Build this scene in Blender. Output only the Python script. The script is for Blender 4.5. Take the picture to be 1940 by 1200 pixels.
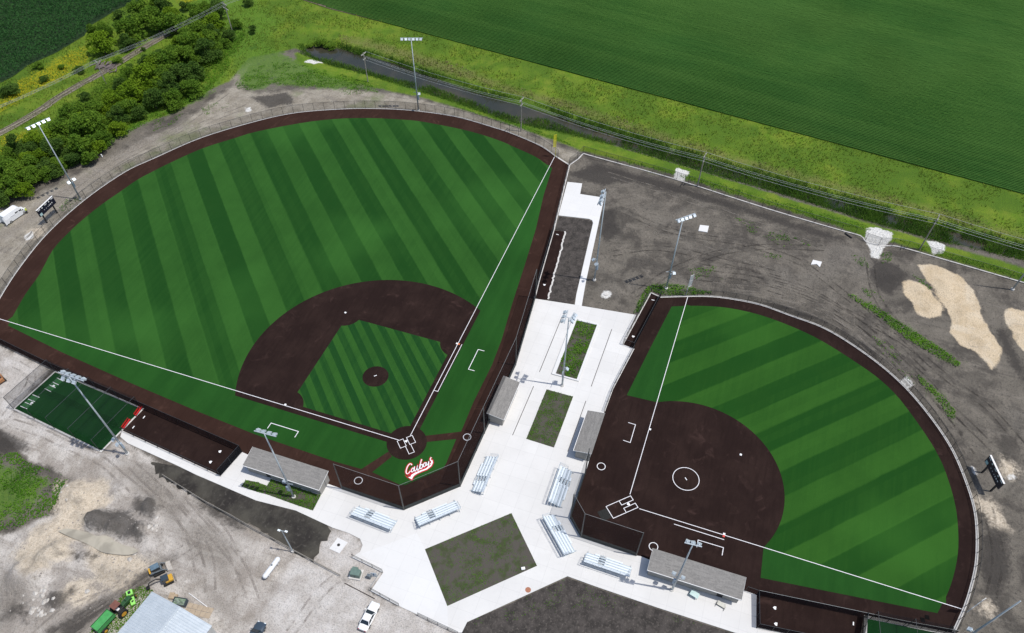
import bpy, bmesh, math, random
import numpy as np
from mathutils import Vector, Matrix
from mathutils.geometry import delaunay_2d_cdt

for o in list(bpy.data.objects): bpy.data.objects.remove(o)
scn = bpy.context.scene
COL = scn.collection
rnd = random.Random(7)
rng = np.random.default_rng(7)
R = math.radians
PI = math.pi

# ------------------------------------------------------------------ camera
# drone at 122 m (400 ft); pose solved from the bases of the two diamonds and the light poles
F = 1390.351
CAM = np.array([-68.42, -44.915, 122.047])
ROT = np.array([[0.3274133, -0.9448611, 0.0061645], [-0.7469854, -0.2628297, -0.6106827], [0.5786305, 0.1953409, -0.7918514]])
cd = bpy.data.cameras.new('camera'); cam = bpy.data.objects.new('camera', cd); COL.objects.link(cam)
cd.sensor_fit = 'HORIZONTAL'; cd.sensor_width = 36; cd.lens = F / 1940 * 36
cd.shift_y = 127.5 / 1940; cd.clip_start = 1; cd.clip_end = 20000
m = Matrix.Identity(4)
for i in range(3):
    m[i][0] = ROT[0][i]; m[i][1] = -ROT[1][i]; m[i][2] = -ROT[2][i]; m[i][3] = CAM[i]
cam.matrix_world = m
scn.camera = cam

# ------------------------------------------------------------------ light
SUN_E = R(66.5); sx, sy = 0.149, -0.989
w = bpy.data.worlds.new('World'); scn.world = w; w.use_nodes = True
nt = w.node_tree; nt.nodes.clear()
sky = nt.nodes.new('ShaderNodeTexSky'); sky.sky_type = 'NISHITA'; sky.sun_disc = False
sky.sun_elevation = SUN_E; sky.sun_rotation = math.atan2(sx, sy); sky.air_density = 1.0; sky.dust_density = 1.5
bg = nt.nodes.new('ShaderNodeBackground'); bg.inputs['Strength'].default_value = 0.135
wo = nt.nodes.new('ShaderNodeOutputWorld')
nt.links.new(sky.outputs[0], bg.inputs[0]); nt.links.new(bg.outputs[0], wo.inputs[0])
sd = bpy.data.lights.new('sun', 'SUN'); sd.energy = 3.55; sd.angle = R(0.53); sd.color = (1, .965, .91)
so = bpy.data.objects.new('sun', sd); COL.objects.link(so)
dirv = Vector((sx * math.cos(SUN_E), sy * math.cos(SUN_E), math.sin(SUN_E)))
so.rotation_euler = dirv.to_track_quat('Z', 'Y').to_euler(); so.location = (0, 0, 90)
vs = scn.view_settings; vs.view_transform = 'Standard'; vs.look = 'None'; vs.exposure = 0.0; vs.gamma = 1
vs.use_curve_mapping = False

# ------------------------------------------------------------------ helpers
def G(u, v, z=0.0):
    """photo pixel -> point on the level z"""
    d = ROT.T @ np.array([(u - 970) / F, (v - 727.5) / F, 1.0])
    t = (z - CAM[2]) / d[2]
    return CAM + d * t
def P2(pts, z=0.0): return [tuple(G(u, v, z)[:2]) for u, v in pts]
def V(u, v, z=0.0): return Vector(G(u, v, z))

def principled(name, rough=.8, spec=.3, metal=0):
    mt = bpy.data.materials.new(name); mt.use_nodes = True
    n = mt.node_tree; b = n.nodes['Principled BSDF']
    b.inputs['Roughness'].default_value = rough
    b.inputs['Specular IOR Level'].default_value = spec
    b.inputs['Metallic'].default_value = metal
    return mt, n, b
class NT:
    """tiny node-building helper"""
    def __init__(s, n): s.n = n; s.co = None
    def coord(s):
        if s.co is None: s.co = s.n.nodes.new('ShaderNodeNewGeometry').outputs['Position']
        return s.co
    def noise(s, scale, detail=4, rough=.6, vec=None, dist=0):
        k = s.n.nodes.new('ShaderNodeTexNoise'); k.inputs['Scale'].default_value = scale
        k.inputs['Detail'].default_value = detail; k.inputs['Roughness'].default_value = rough
        k.inputs['Distortion'].default_value = dist
        s.n.links.new(vec if vec is not None else s.coord(), k.inputs['Vector']); return k.outputs[0]
    def mapping(s, scale=(1, 1, 1), rot=(0, 0, 0), vec=None):
        k = s.n.nodes.new('ShaderNodeMapping'); k.inputs['Scale'].default_value = scale; k.inputs['Rotation'].default_value = rot
        s.n.links.new(vec if vec is not None else s.coord(), k.inputs['Vector']); return k.outputs[0]
    def math(s, op, a, b=None, c=None, clamp=False):
        k = s.n.nodes.new('ShaderNodeMath'); k.operation = op; k.use_clamp = clamp
        for i, x in enumerate((a, b, c)):
            if x is None: continue
            if hasattr(x, 'links'): s.n.links.new(x, k.inputs[i])
            else: k.inputs[i].default_value = x
        return k.outputs[0]
    def ramp(s, x, lo, hi, a=0., b=1., smooth=True):
        k = s.n.nodes.new('ShaderNodeMapRange'); k.interpolation_type = 'SMOOTHSTEP' if smooth else 'LINEAR'
        s.n.links.new(x, k.inputs[0])
        for i, q in enumerate((lo, hi, a, b)): k.inputs[i + 1].default_value = q
        return k.outputs[0]
    def mix(s, f, a, b):
        k = s.n.nodes.new('ShaderNodeMix'); k.data_type = 'RGBA'
        for i, x in ((0, f), (6, a), (7, b)):
            if hasattr(x, 'links'): s.n.links.new(x, k.inputs[i])
            elif i == 0: k.inputs[0].default_value = x
            else: k.inputs[i].default_value = (*x, 1)
        return k.outputs[2]
    def attr(s, name):
        k = s.n.nodes.new('ShaderNodeAttribute'); k.attribute_name = name; return k.outputs['Fac']
    def island(s): return s.n.nodes.new('ShaderNodeNewGeometry').outputs['Random Per Island']
    def objrand(s): return s.n.nodes.new('ShaderNodeObjectInfo').outputs['Random']
    def bump(s, bsdf, h, strength=.5, dist=.1):
        k = s.n.nodes.new('ShaderNodeBump'); k.inputs['Strength'].default_value = strength; k.inputs['Distance'].default_value = dist
        s.n.links.new(h, k.inputs['Height']); s.n.links.new(k.outputs[0], bsdf.inputs['Normal'])
    def sep(s, vec=None):
        k = s.n.nodes.new('ShaderNodeSeparateXYZ'); s.n.links.new(vec if vec is not None else s.coord(), k.inputs[0]); return k.outputs

def M(name, c1, c2=None, scale=1.0, rough=.8, spec=.3, metal=0, bump=0, c3=None, scale3=8., bscale=None, lo=.35, hi=.65):
    mt, n, b = principled(name, rough, spec, metal); h = NT(n)
    if c2 is None: c2 = tuple(x * .82 for x in c1)
    f = h.ramp(h.noise(scale, 6), lo, hi)
    c = h.mix(f, c1, c2)
    if c3 is not None: c = h.mix(h.ramp(h.noise(scale3, 3), .5, .8), c, c3)
    n.links.new(c, b.inputs['Base Color'])
    if bump: h.bump(b, h.noise(bscale or scale * 6, 5), bump, .08)
    return mt
def leaf_mat(name, cols, trans=.25):
    """leaf colours vary by leaf, by plant and over the ground"""
    mt, n, b = principled(name, .8, .08); h = NT(n)
    c = h.mix(h.island(), cols[0], cols[1])
    c = h.mix(h.ramp(h.noise(.22, 2), .38, .66), c, cols[2])
    c = h.mix(h.math('MULTIPLY', h.objrand(), .6), c, cols[3] if len(cols) > 3 else cols[2])
    n.links.new(c, b.inputs['Base Color'])
    t = n.nodes.new('ShaderNodeBsdfTranslucent'); n.links.new(c, t.inputs[0])
    mx = n.nodes.new('ShaderNodeMixShader'); mx.inputs[0].default_value = trans
    n.links.new(b.outputs[0], mx.inputs[1]); n.links.new(t.outputs[0], mx.inputs[2])
    n.links.new(mx.outputs[0], n.nodes['Material Output'].inputs[0])
    return mt
def dark_mesh_mat(name, alpha):
    """black threads with gaps, seen from far: what lies behind shows through, dimmed"""
    mt = bpy.data.materials.new(name); mt.use_nodes = True; n = mt.node_tree; n.nodes.remove(n.nodes['Principled BSDF'])
    t = n.nodes.new('ShaderNodeBsdfTransparent'); t.inputs[0].default_value = (1 - alpha, 1 - alpha, 1 - alpha, 1)
    e = n.nodes.new('ShaderNodeBsdfDiffuse'); e.inputs[0].default_value = (.014 * alpha, .015 * alpha, .018 * alpha, 1); ad = n.nodes.new('ShaderNodeAddShader')
    n.links.new(t.outputs[0], ad.inputs[0]); n.links.new(e.outputs[0], ad.inputs[1]); n.links.new(ad.outputs[0], n.nodes['Material Output'].inputs[0]); return mt
def mesh_mat(name, col, alpha):
    """woven wire / netting seen from far: thin dark threads with gaps"""
    mt, n, b = principled(name, .6, .2); b.inputs['Base Color'].default_value = (*col, 1)
    t = n.nodes.new('ShaderNodeBsdfTransparent'); mx = n.nodes.new('ShaderNodeMixShader'); mx.inputs[0].default_value = alpha
    n.links.new(t.outputs[0], mx.inputs[1]); n.links.new(b.outputs[0], mx.inputs[2])
    n.links.new(mx.outputs[0], n.nodes['Material Output'].inputs[0])
    return mt

class MB:
    def __init__(s): s.v = []; s.f = []
    def add(s, vs, fs):
        k = len(s.v); s.v += [tuple(x) for x in vs]; s.f += [tuple(i + k for i in q) for q in fs]; return s
    def box(s, c, d, rz=0.0, tilt=None):
        a, b, e = d[0] / 2, d[1] / 2, d[2] / 2
        vs = [Vector((i * a, j * b, k * e)) for i in (-1, 1) for j in (-1, 1) for k in (-1, 1)]
        mt = Matrix.Rotation(rz, 3, 'Z')
        if tilt is not None: mt = mt @ Matrix.Rotation(tilt, 3, 'Y')
        return s.add([mt @ q + Vector(c) for q in vs], [(0, 1, 3, 2), (4, 6, 7, 5), (0, 4, 5, 1), (2, 3, 7, 6), (0, 2, 6, 4), (1, 5, 7, 3)])
    def tube(s, a, b, r, r2=None, n=6, cap=True):
        a, b = Vector(a), Vector(b); r2 = r if r2 is None else r2
        d = (b - a).normalized(); u = d.orthogonal().normalized(); q = d.cross(u)
        vs = []
        for p, rr in ((a, r), (b, r2)):
            for i in range(n):
                t = 2 * PI * i / n; vs.append(p + (u * math.cos(t) + q * math.sin(t)) * rr)
        fs = [(i, (i + 1) % n, n + (i + 1) % n, n + i) for i in range(n)]
        if cap: fs += [tuple(range(n - 1, -1, -1)), tuple(range(n, 2 * n))]
        return s.add(vs, fs)
    def path(s, pts, r, n=5):
        for a, b in zip(pts[:-1], pts[1:]): s.tube(a, b, r, n=n, cap=True)
        return s
    def poly(s, pts, z, up=True):
        n = len(pts)
        if n <= 4: return s.add([(x, y, z) for x, y in pts], [tuple(range(n))])
        r = delaunay_2d_cdt([Vector(p) for p in pts], [], [list(range(n))], 1, 1e-5)
        fs = []
        for t in r[2]:
            a, b, c = (r[0][i] for i in t[:3]); k = (b.x - a.x) * (c.y - a.y) - (c.x - a.x) * (b.y - a.y)
            fs.append(tuple(t) if (k > 0) == up else tuple(t[::-1]))
        return s.add([(p.x, p.y, z) for p in r[0]], fs)
    def prism(s, pts, z0, z1):
        n = len(pts)
        A = sum(pts[i][0] * pts[(i + 1) % n][1] - pts[(i + 1) % n][0] * pts[i][1] for i in range(n))
        if A < 0: pts = pts[::-1]
        vs = [(x, y, z0) for x, y in pts] + [(x, y, z1) for x, y in pts]
        s.add(vs, [(i, (i + 1) % n, n + (i + 1) % n, n + i) for i in range(n)])
        s.poly(pts, z1); 
        if z1 - z0 < .12 or n > 6: return s
        return s.poly(pts[::-1], z0)
    def strip(s, pts, wd, z, closed=False):
        """flat band of width wd along a polyline, mitred"""
        pts = [Vector((p[0], p[1])) for p in pts]; n = len(pts); L = []
        for i in range(n):
            a = pts[i - 1] if (i > 0 or closed) else None; b = pts[(i + 1) % n] if (i < n - 1 or closed) else None
            d1 = (pts[i] - a).normalized() if a is not None else None; d2 = (b - pts[i]).normalized() if b is not None else None
            d = (d1 + d2).normalized() if d1 is not None and d2 is not None else (d1 or d2)
            nr = Vector((-d.y, d.x)); k = 1.0
            if d1 is not None and d2 is not None: k = min(1.0 / max(.35, nr.dot(Vector((-d2.y, d2.x)))), 2.0)
            L.append((pts[i] + nr * wd / 2 * k, pts[i] - nr * wd / 2 * k))
        k0 = len(s.v)
        for a, b in L: s.v += [(a.x, a.y, z), (b.x, b.y, z)]
        for i in range(n if closed else n - 1):
            j = (i + 1) % n; s.f.append((k0 + 2 * i + 1, k0 + 2 * j + 1, k0 + 2 * j, k0 + 2 * i))
        return s
    def mesh(s, name, mat=None, smooth=False):
        me = bpy.data.meshes.new(name); me.from_pydata(s.v, [], s.f); me.update()
        if mat: me.materials.append(mat)
        if smooth: me.polygons.foreach_set('use_smooth', [True] * len(me.polygons))
        return me
    def build(s, name, mat, parent=None, smooth=False, bevel=0):
        o = bpy.data.objects.new(name, s.mesh(name, mat, smooth)); COL.objects.link(o)
        if bevel:
            md = o.modifiers.new('bevel', 'BEVEL'); md.width = bevel; md.segments = 2; md.limit_method = 'ANGLE'
        if parent is not None: o.parent = parent
        return o
def link(me, name, parent=None, loc=(0, 0, 0), rz=0):
    o = bpy.data.objects.new(name, me); COL.objects.link(o); o.parent = parent; o.location = loc; o.rotation_euler = (0, 0, rz); return o
def tag(o, label=None, cat=None, group=None, kind=None):
    for k, v in (('label', label), ('category', cat), ('group', group), ('kind', kind)):
        if v: o[k] = v
    return o
def struct(o, label=None): o['kind'] = 'structure'; return tag(o, label)
def thing(name, label, cat, loc=(0, 0, 0), rz=0, group=None):
    o = bpy.data.objects.new(name, None); COL.objects.link(o); o.location = loc; o.rotation_euler = (0, 0, rz); o.empty_display_size = .3
    return tag(o, label, cat, group)
def W(parent, o):
    """o was modelled in world coordinates: keep it there under its parent (an unrotated Empty)"""
    o.parent = parent; o.location = -Vector(parent.location); return o
def inpoly(poly, x, y):
    x = np.asarray(x); y = np.asarray(y); c = np.zeros(x.shape, bool)
    n = len(poly)
    for i in range(n):
        x1, y1 = poly[i]; x2, y2 = poly[(i + 1) % n]
        if y1 == y2: continue
        k = ((y1 > y) != (y2 > y)) & (x < (x2 - x1) * (y - y1) / (y2 - y1) + x1); c ^= k
    return c
def sdf(poly, x, y):
    d = np.full(x.shape, 1e9); n = len(poly)
    for i in range(n):
        x1, y1 = poly[i]; x2, y2 = poly[(i + 1) % n]; ex, ey = x2 - x1, y2 - y1
        t = np.clip(((x - x1) * ex + (y - y1) * ey) / (ex * ex + ey * ey + 1e-12), 0, 1)
        d = np.minimum(d, (x - x1 - t * ex) ** 2 + (y - y1 - t * ey) ** 2)
    d = np.sqrt(d); return np.where(inpoly(poly, x, y), d, -d)
def smooth(a, b, x):
    t = np.clip((x - a) / (b - a), 0, 1); return t * t * (3 - 2 * t)
def vnoise(x, y, s, seed=0):
    """cheap value noise"""
    g = np.random.default_rng(seed).random((256, 256)); X = x / s; Y = y / s
    xi = np.floor(X).astype(int); yi = np.floor(Y).astype(int); fx = X - xi; fy = Y - yi
    fx = fx * fx * (3 - 2 * fx); fy = fy * fy * (3 - 2 * fy)
    q = lambda a, b: g[a % 256, b % 256]
    return (q(xi, yi) * (1 - fx) + q(xi + 1, yi) * fx) * (1 - fy) + (q(xi, yi + 1) * (1 - fx) + q(xi + 1, yi + 1) * fx) * fy
def arc(c, r, a0, a1, n=48):
    return [(c[0] + r * math.cos(a0 + (a1 - a0) * i / n), c[1] + r * math.sin(a0 + (a1 - a0) * i / n)) for i in range(n + 1)]
def smooth_line(pts, n=6):
    """Catmull-Rom through traced points"""
    out = []; p = [Vector(q) for q in pts]
    for i in range(len(p) - 1):
        a = p[max(i - 1, 0)]; b = p[i]; c = p[i + 1]; d = p[min(i + 2, len(p) - 1)]
        for k in range(n):
            t = k / n
            out.append(.5 * ((2 * b) + (c - a) * t + (2 * a - 5 * b + 4 * c - d) * t * t + (3 * b - a - 3 * c + d) * t ** 3))
    out.append(p[-1]); return [tuple(q) for q in out]

# ------------------------------------------------------------------ traced outlines (photo pixels)
OUTFIELD_CURB = [(-40, 632), (-22, 606), (0, 564), (37, 507), (90, 442), (160, 379), (235, 327), (292, 300), (382, 261), (485, 230), (560, 214), (645, 207), (710, 206), (780, 209.5), (862, 221), (930, 240), (972, 254), (1025, 277), (1057, 299), (1079, 313)]
RF_SIDE = [(1079, 313), (1049, 437), (1020, 537), (1013, 566)]
LF_SIDE = [(459, 857), (265, 772), (155, 725), (95, 697), (0, 651), (-40, 632)]
NET_B = [(-13.57, 7.2), (-13.75, -5.6), (-5.7, -13.6), (7.1, -13.7), (25.8, -13.9), (46.2, -11.7)]
NET_S = [(4.75, -35.2), (-5.2, -35.2), (-8.2, -38.05), (-8.4, -48.3)]
SOFT_CURB = [(1251, 563), (1298, 561.7), (1341, 561.7), (1381, 565.7), (1440, 577.5), (1500, 599), (1555, 619), (1605, 647), (1667, 691), (1717, 736), (1762, 789), (1800, 845), (1825, 899), (1845, 960), (1851, 1012), (1849, 1070), (1837, 1122), (1825, 1157), (1806, 1199)]
DITCH_FENCE = [(1079, 313), (1096, 301), (1105, 291), (1134, 299.5), (1270, 337), (1455, 396), (1587, 435), (1630, 447), (1642, 459), (1672, 466), (1700, 467), (1765, 485), (1940, 536), (2060, 571)]
SOY_EDGE = [(520, -14), (572, 0), (625, 17.5), (710, 39), (785, 57.5), (875, 82), (970, 107), (1070, 135), (1185, 162), (1305, 195), (1455, 235), (1595, 270), (1710, 299), (1830, 332), (1940, 366), (2050, 402)]
CORN = [(270, 0), (225, 17), (170, 50), (160, 68), (107, 100), (57, 122), (25, 145), (0, 158)]
WATER = [(575, 86), (605, 84), (640, 90), (675, 105), (722, 110), (760, 127), (810, 145), (860, 157), (910, 180), (970, 192), (1000, 197), (1040, 212), (1075, 230), (1130, 250), (1177, 264), (1177, 270), (1130, 262), (1095, 252), (1067, 240), (1040, 228), (990, 222), (970, 222), (942, 212), (885, 190), (810, 162), (745, 150), (685, 132), (635, 117), (595, 110), (580, 97)]
DITCH = [(560, 84), (600, 76), (650, 82), (760, 112), (900, 162), (1060, 208), (1200, 250), (1400, 310), (1600, 366), (1760, 412), (1940, 458), (2100, 500), (2100, 548), (1940, 500), (1770, 462), (1640, 424), (1500, 380), (1320, 328), (1200, 292), (1060, 256), (960, 236), (850, 196), (760, 168), (690, 146), (600, 122), (565, 104)]

# ------------------------------------------------------------------ ground sheet
def axis(a, b, step, far):
    c = list(np.arange(a, b + .01, step)); s = step
    lo = []; x = a
    while x > -far: s *= 1.35; x -= s; lo.append(x)
    s = step; hi = []; x = b
    while x < far: s *= 1.35; x += s; hi.append(x)
    return np.array(lo[::-1] + c + hi)
GX = axis(-80, 262, .9, 3500); GY = axis(-170, 232, .9, 3500)
X, Y = np.meshgrid(GX, GY, indexing='ij')
def S(*polys, z=0.0):
    d = None
    for p in polys:
        q = sdf(P2(p, z), X, Y); d = q if d is None else np.maximum(d, q)
    return d
BASE_FIELD = P2(smooth_line(OUTFIELD_CURB, 4)) + P2(RF_SIDE) + NET_B[::-1] + P2([(624, 918), (470, 862)]) + P2(LF_SIDE)
SOFT_LEFT = P2([(1201, 661), (1160.5, 737.5), (1145, 780), (1120, 860)]) + NET_S + P2([(1213, 1054), (1228, 1060), (1412, 1120), (1433, 1127.5), (1636, 1170), (1700, 1184), (1806, 1199)])
SOFT_FIELD = P2(smooth_line(SOFT_CURB, 4))[::-1] + [tuple(G(1233, 555)[:2])] + P2([(1180, 653)]) + SOFT_LEFT
PLAZA = P2([(231, 817), (300, 848), (412, 899), (418, 903), (459, 857), (470, 862), (624, 918)]) + NET_B + P2([(1012, 566), (1090, 578), (1102, 580), (1205, 597), (1180, 653), (1201, 661), (1160.5, 737.5), (1145, 780), (1120, 860)]) + NET_S + P2([(1213, 1054), (1228, 1060), (1412, 1120), (1433, 1127.5), (1432.5, 1191), (1475, 1200), (1640, 1240), (1640, 1270), (1392, 1199), (1247, 1152), (1130, 1112), (1075, 1092), (1016, 1119), (970, 1140), (885, 1179), (875, 1199), (864, 1199), (757, 1149), (702, 1120), (726, 1085), (666, 1056), (682, 1046), (687, 1033), (682, 1021), (660, 1010), (630, 1000), (560, 967.5), (485, 948.5), (372, 900), (335, 882), (242, 840), (228, 828)])
CAGE = P2([(105, 704), (271, 775), (192, 856), (26, 775)])
PEN_L = P2([(272, 775), (459, 857), (418, 903), (231, 817)])
built = np.maximum.reduce([sdf(BASE_FIELD, X, Y), sdf(SOFT_FIELD, X, Y), sdf(PLAZA, X, Y), sdf(CAGE, X, Y), sdf(PEN_L, X, Y), S([(1037, 570), (1013, 566), (1079, 313), (1160, 360), (1105, 585)]), S([(287, 875), (372, 901), (485, 949), (625, 997), (629, 1006), (604, 1047), (592, 1061), (538, 1032), (425, 971), (295, 898)]), S([(880, 1181), (970, 1143), (1075, 1095), (1247, 1155), (1560, 1255), (1500, 1330), (860, 1330)])])
dsd = S(DITCH, z=-.4)
mounds = [(285, 960, 20, 1.9), (190, 985, 26, 2.6), (110, 1050, 36, 2.2), (150, 940, 20, 1.8), (270, 1005, 16, 1.8), (215, 1000, 20, 2.2), (205, 1085, 22, 1.2), (60, 1090, 40, .9), (110, 1160, 40, .9), (140, 930, 28, 1.3), (65, 440, 9, .5), (1745, 550, 24, .5), (1765, 585, 22, .45), (1790, 545, 26, .6), (1825, 600, 30, .6), (1865, 655, 26, .55), (1935, 630, 30, .6), (1905, 888, 14, .8), (1885, 975, 16, .35), (45, 930, 50, .8), (1765, 700, 10, .2), (230, 930, 20, .7)]
Z = np.full(X.shape, -.05)
Z += .05 * (vnoise(X, Y, 3.1, 1) - .5) + .12 * (vnoise(X, Y, 11, 2) - .5)
Zm = np.zeros(X.shape)
for u, v, r, h in mounds:
    c = G(u, v); k = np.linalg.norm(G(u + 1, v) - c) * r
    d = np.hypot(X - c[0], Y - c[1]) + 1.6 * (vnoise(X, Y, 2.3, int(u)) - .5) * k / 3
    Zm = np.maximum(Zm, h * (1 - smooth(.15 * k, k * 1.15, d)))
Z += Zm * (.8 + .5 * vnoise(X, Y, 1.7, 9))
pile = smooth(-1, 5, S([(-60, 1020), (20, 1012), (108, 918), (200, 905), (300, 952), (330, 1040), (255, 1105), (120, 1195), (-60, 1230)]))
Z += pile * (.55 * vnoise(X, Y, 2.3, 21) ** 2 + .9 * vnoise(X, Y, 5.2, 22) ** 2 + .3 * vnoise(X, Y, 1.3, 23) - .3)
Z -= 1.75 * smooth(-.5, 5.5, dsd)
flat = smooth(-1.6, -.3, built)
Z = Z * (1 - flat) + (-.10) * flat
LAY = {}
WEEDP = [[(1605, 555), (1650, 575), (1720, 620), (1790, 665), (1820, 690), (1812, 697), (1780, 680), (1720, 645), (1650, 590), (1608, 563)], [(1735, 708), (1760, 725), (1790, 755), (1810, 780), (1808, 798), (1795, 790), (1770, 750), (1745, 730)], [(1228, 542), (1262, 538), (1310, 545), (1350, 556), (1310, 560), (1256, 560), (1234, 551), (1212, 592), (1200, 594), (1214, 562)]]
nstrip = [(u, v - 8) for u, v in SOY_EDGE] + [(2100, 500), (1940, 480), (1600, 385), (1200, 262), (1000, 210), (760, 125), (560, 92), (470, 110), (440, 150), (400, 170), (330, 215), (262, 235), (200, 272), (120, 322), (0, 380), (-120, 430), (-220, 300), (-160, 160), (0, 143), (96, 95), (150, 60), (190, 22), (255, -8), (280, -40), (520, -40)]
LAY['grass'] = np.maximum(S(nstrip), S([(1100, 285), (960, 233), (800, 185), (690, 163), (600, 140), (560, 118), (560, 98), (1000, 215), (1200, 285), (1330, 322), (1480, 372), (1640, 420), (1780, 462), (2080, 545), (2080, 575), (1760, 480), (1700, 462), (1640, 452), (1587, 428), (1455, 388), (1270, 329), (1130, 292)]))
LAY['lush'] = S([(430, 100), (470, 60), (560, 110), (640, 138), (700, 160), (720, 175), (600, 170), (530, 165), (470, 175), (450, 165)], [(395, 185), (440, 140), (430, 128), (340, 185), (270, 215), (205, 265), (180, 290), (240, 260), (300, 225)], [(0, 868), (25, 870), (40, 885), (100, 915), (85, 960), (50, 970), (10, 995), (-40, 1000), (-60, 880)], [(300, -20), (470, -20), (540, 40), (520, 70), (440, 90), (390, 60)], [(1110, 288), (1330, 340), (1480, 385), (1640, 428), (1650, 436), (1480, 395), (1300, 345)], [(235, 1125), (270, 1112), (290, 1122), (200, 1212), (165, 1205)], [(210, 855), (240, 868), (180, 870)], *WEEDP) 
LAY['road'] = np.maximum(S([(452, 140), (440, 165), (400, 190), (350, 232), (280, 264), (200, 305), (130, 340), (60, 375), (-60, 420), (-80, 640), (0, 600), (0, 562), (90, 442), (292, 298), (485, 229), (645, 204), (780, 207), (862, 218), (1055, 292), (1078, 310), (1098, 292), (960, 236), (850, 203), (760, 180), (650, 168), (560, 170), (490, 178), (465, 170), (462, 150)]), S([(440, 150), (470, 118), (476, 120), (455, 152)]))
LAY['pale'] = S([(-80, 615), (0, 656), (95, 700), (26, 775), (192, 857), (228, 830), (300, 880), (372, 942), (480, 998), (600, 1062), (660, 1100), (760, 1150), (870, 1202), (860, 1260), (-100, 1260), (-80, 1020), (20, 1012), (60, 988), (108, 975), (135, 905), (55, 870), (35, 850), (0, 815), (-80, 800)], [(630, 1001), (660, 1010), (682, 1021), (687, 1033), (682, 1046), (726, 1085), (702, 1120), (655, 1104), (592, 1064), (605, 1030), (628, 1012)])
LAY['lot'] = S([(628, 1003), (660, 1012), (680, 1022), (685, 1033), (680, 1046), (722, 1085), (700, 1117), (655, 1103), (598, 1063), (608, 1032)], [(430, 1260), (470, 1190), (560, 1058), (600, 1064), (650, 1102), (760, 1152), (866, 1203), (860, 1270)], [(0, 660), (90, 702), (20, 776), (190, 860), (230, 880), (120, 850), (0, 795)])
LAY['tan'] = S([(110, 920), (200, 915), (205, 950), (150, 1000), (130, 1060), (60, 1090), (30, 1060), (60, 1010), (110, 985)], [(165, 1030), (250, 1050), (300, 1075), (240, 1130), (190, 1110), (180, 1075)], [(130, 1110), (170, 1100), (180, 1130), (150, 1145), (120, 1140)], [(55, 437), (82, 432), (85, 445), (62, 452)], [(1845, 945), (1875, 950), (1910, 1000), (1890, 1000)], [(1900, 870), (1925, 890), (1915, 905), (1895, 885)], [(1870, 1140), (1880, 1150), (1870, 1162), (1860, 1155)])
LAY['dark'] = S([(170, 980), (230, 960), (285, 1000), (265, 1030), (215, 1015), (175, 1005)], [(135, 1050), (180, 1045), (185, 1055), (150, 1060)], [(260, 940), (300, 960), (290, 985), (240, 965)], [(20, 1140), (60, 1150), (55, 1180), (10, 1170)], [(0, 812), (40, 830), (55, 850), (0, 860), (-60, 860), (-60, 810)], [(90, 1130), (140, 1120), (130, 1150), (95, 1160)], [(90, 1200), (250, 1100), (330, 1050), (330, 1062), (250, 1125), (120, 1215)], [(1075, 330), (1130, 310), (1260, 345), (1420, 395), (1600, 450), (1600, 462), (1350, 385), (1200, 345), (1130, 350)], [(1140, 400), (1165, 395), (1175, 440), (1150, 460), (1135, 440)], [(1650, 490), (1700, 500), (1720, 520), (1690, 560), (1655, 540)], [(1590, 620), (1650, 660), (1700, 720), (1770, 790), (1815, 860), (1800, 850), (1720, 745), (1600, 645)], [(1380, 565), (1480, 588), (1560, 612), (1620, 650), (1560, 606), (1470, 572)], [(370, 940), (420, 960), (480, 1002), (440, 1002), (380, 962)], [(1880, 620), (1900, 625), (1935, 680), (1940, 720), (1915, 690)], [(475, 185), (545, 175), (560, 195), (510, 205)], [(1860, 1010), (1905, 1000), (1915, 1090), (1880, 1130), (1858, 1080)])
LAY['brown'] = S([(100, 365), (240, 280), (350, 232), (360, 238), (250, 292), (120, 380), (30, 440), (-30, 470), (-30, 455), (30, 425)], [(230, 880), (300, 885), (330, 920), (360, 960), (330, 1000), (290, 960), (255, 930)], [(330, 1000), (400, 985), (450, 1040), (430, 1090), (360, 1060)], [(90, 1205), (250, 1098), (320, 1050), (345, 1055), (260, 1125), (130, 1225)], [(0, 1090), (60, 1100), (70, 1150), (20, 1200), (-40, 1190)], [(380, 1100), (430, 1130), (440, 1165), (400, 1150)], [(365, 945), (420, 965), (485, 1003), (470, 1012), (400, 985)], [(200, 1080), (235, 1085), (225, 1110), (195, 1105)])
LAY['sand'] = S([(1712, 535), (1722, 530), (1745, 535), (1765, 555), (1768, 566), (1783, 573), (1788, 588), (1780, 600), (1760, 604), (1740, 598), (1730, 578), (1712, 555)], [(1738, 502), (1760, 500), (1790, 508), (1820, 525), (1845, 550), (1855, 580), (1865, 610), (1885, 640), (1897, 660), (1893, 680), (1880, 702), (1870, 690), (1845, 665), (1820, 655), (1800, 630), (1802, 610), (1790, 580), (1760, 535)], [(1902, 590), (1915, 583), (1940, 590), (1985, 600), (1985, 690), (1940, 668), (1920, 640), (1905, 615)])
LAY['rock'] = S([(1642, 434), (1660, 430), (1690, 440), (1688, 455), (1672, 470), (1665, 490), (1650, 486), (1648, 468), (1640, 462)], [(1755, 456), (1775, 457), (1792, 465), (1785, 480), (1765, 482), (1765, 470)], [(1282, 319), (1306, 325), (1295, 342), (1276, 338)], [(590, 112), (614, 115), (596, 121), (574, 118)], [(462, 205), (476, 203), (476, 210), (466, 211)], [(1705, 720), (1718, 715), (1730, 727), (1718, 738), (1712, 734)], [(1836, 880), (1846, 885), (1850, 897), (1843, 898)], [(1907, 902), (1924, 900), (1925, 907), (1909, 908)], [(45, 448), (60, 440), (62, 450), (48, 455)], [(1140, 555), (1148, 550), (1157, 554), (1156, 562), (1148, 567), (1141, 563)])
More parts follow.
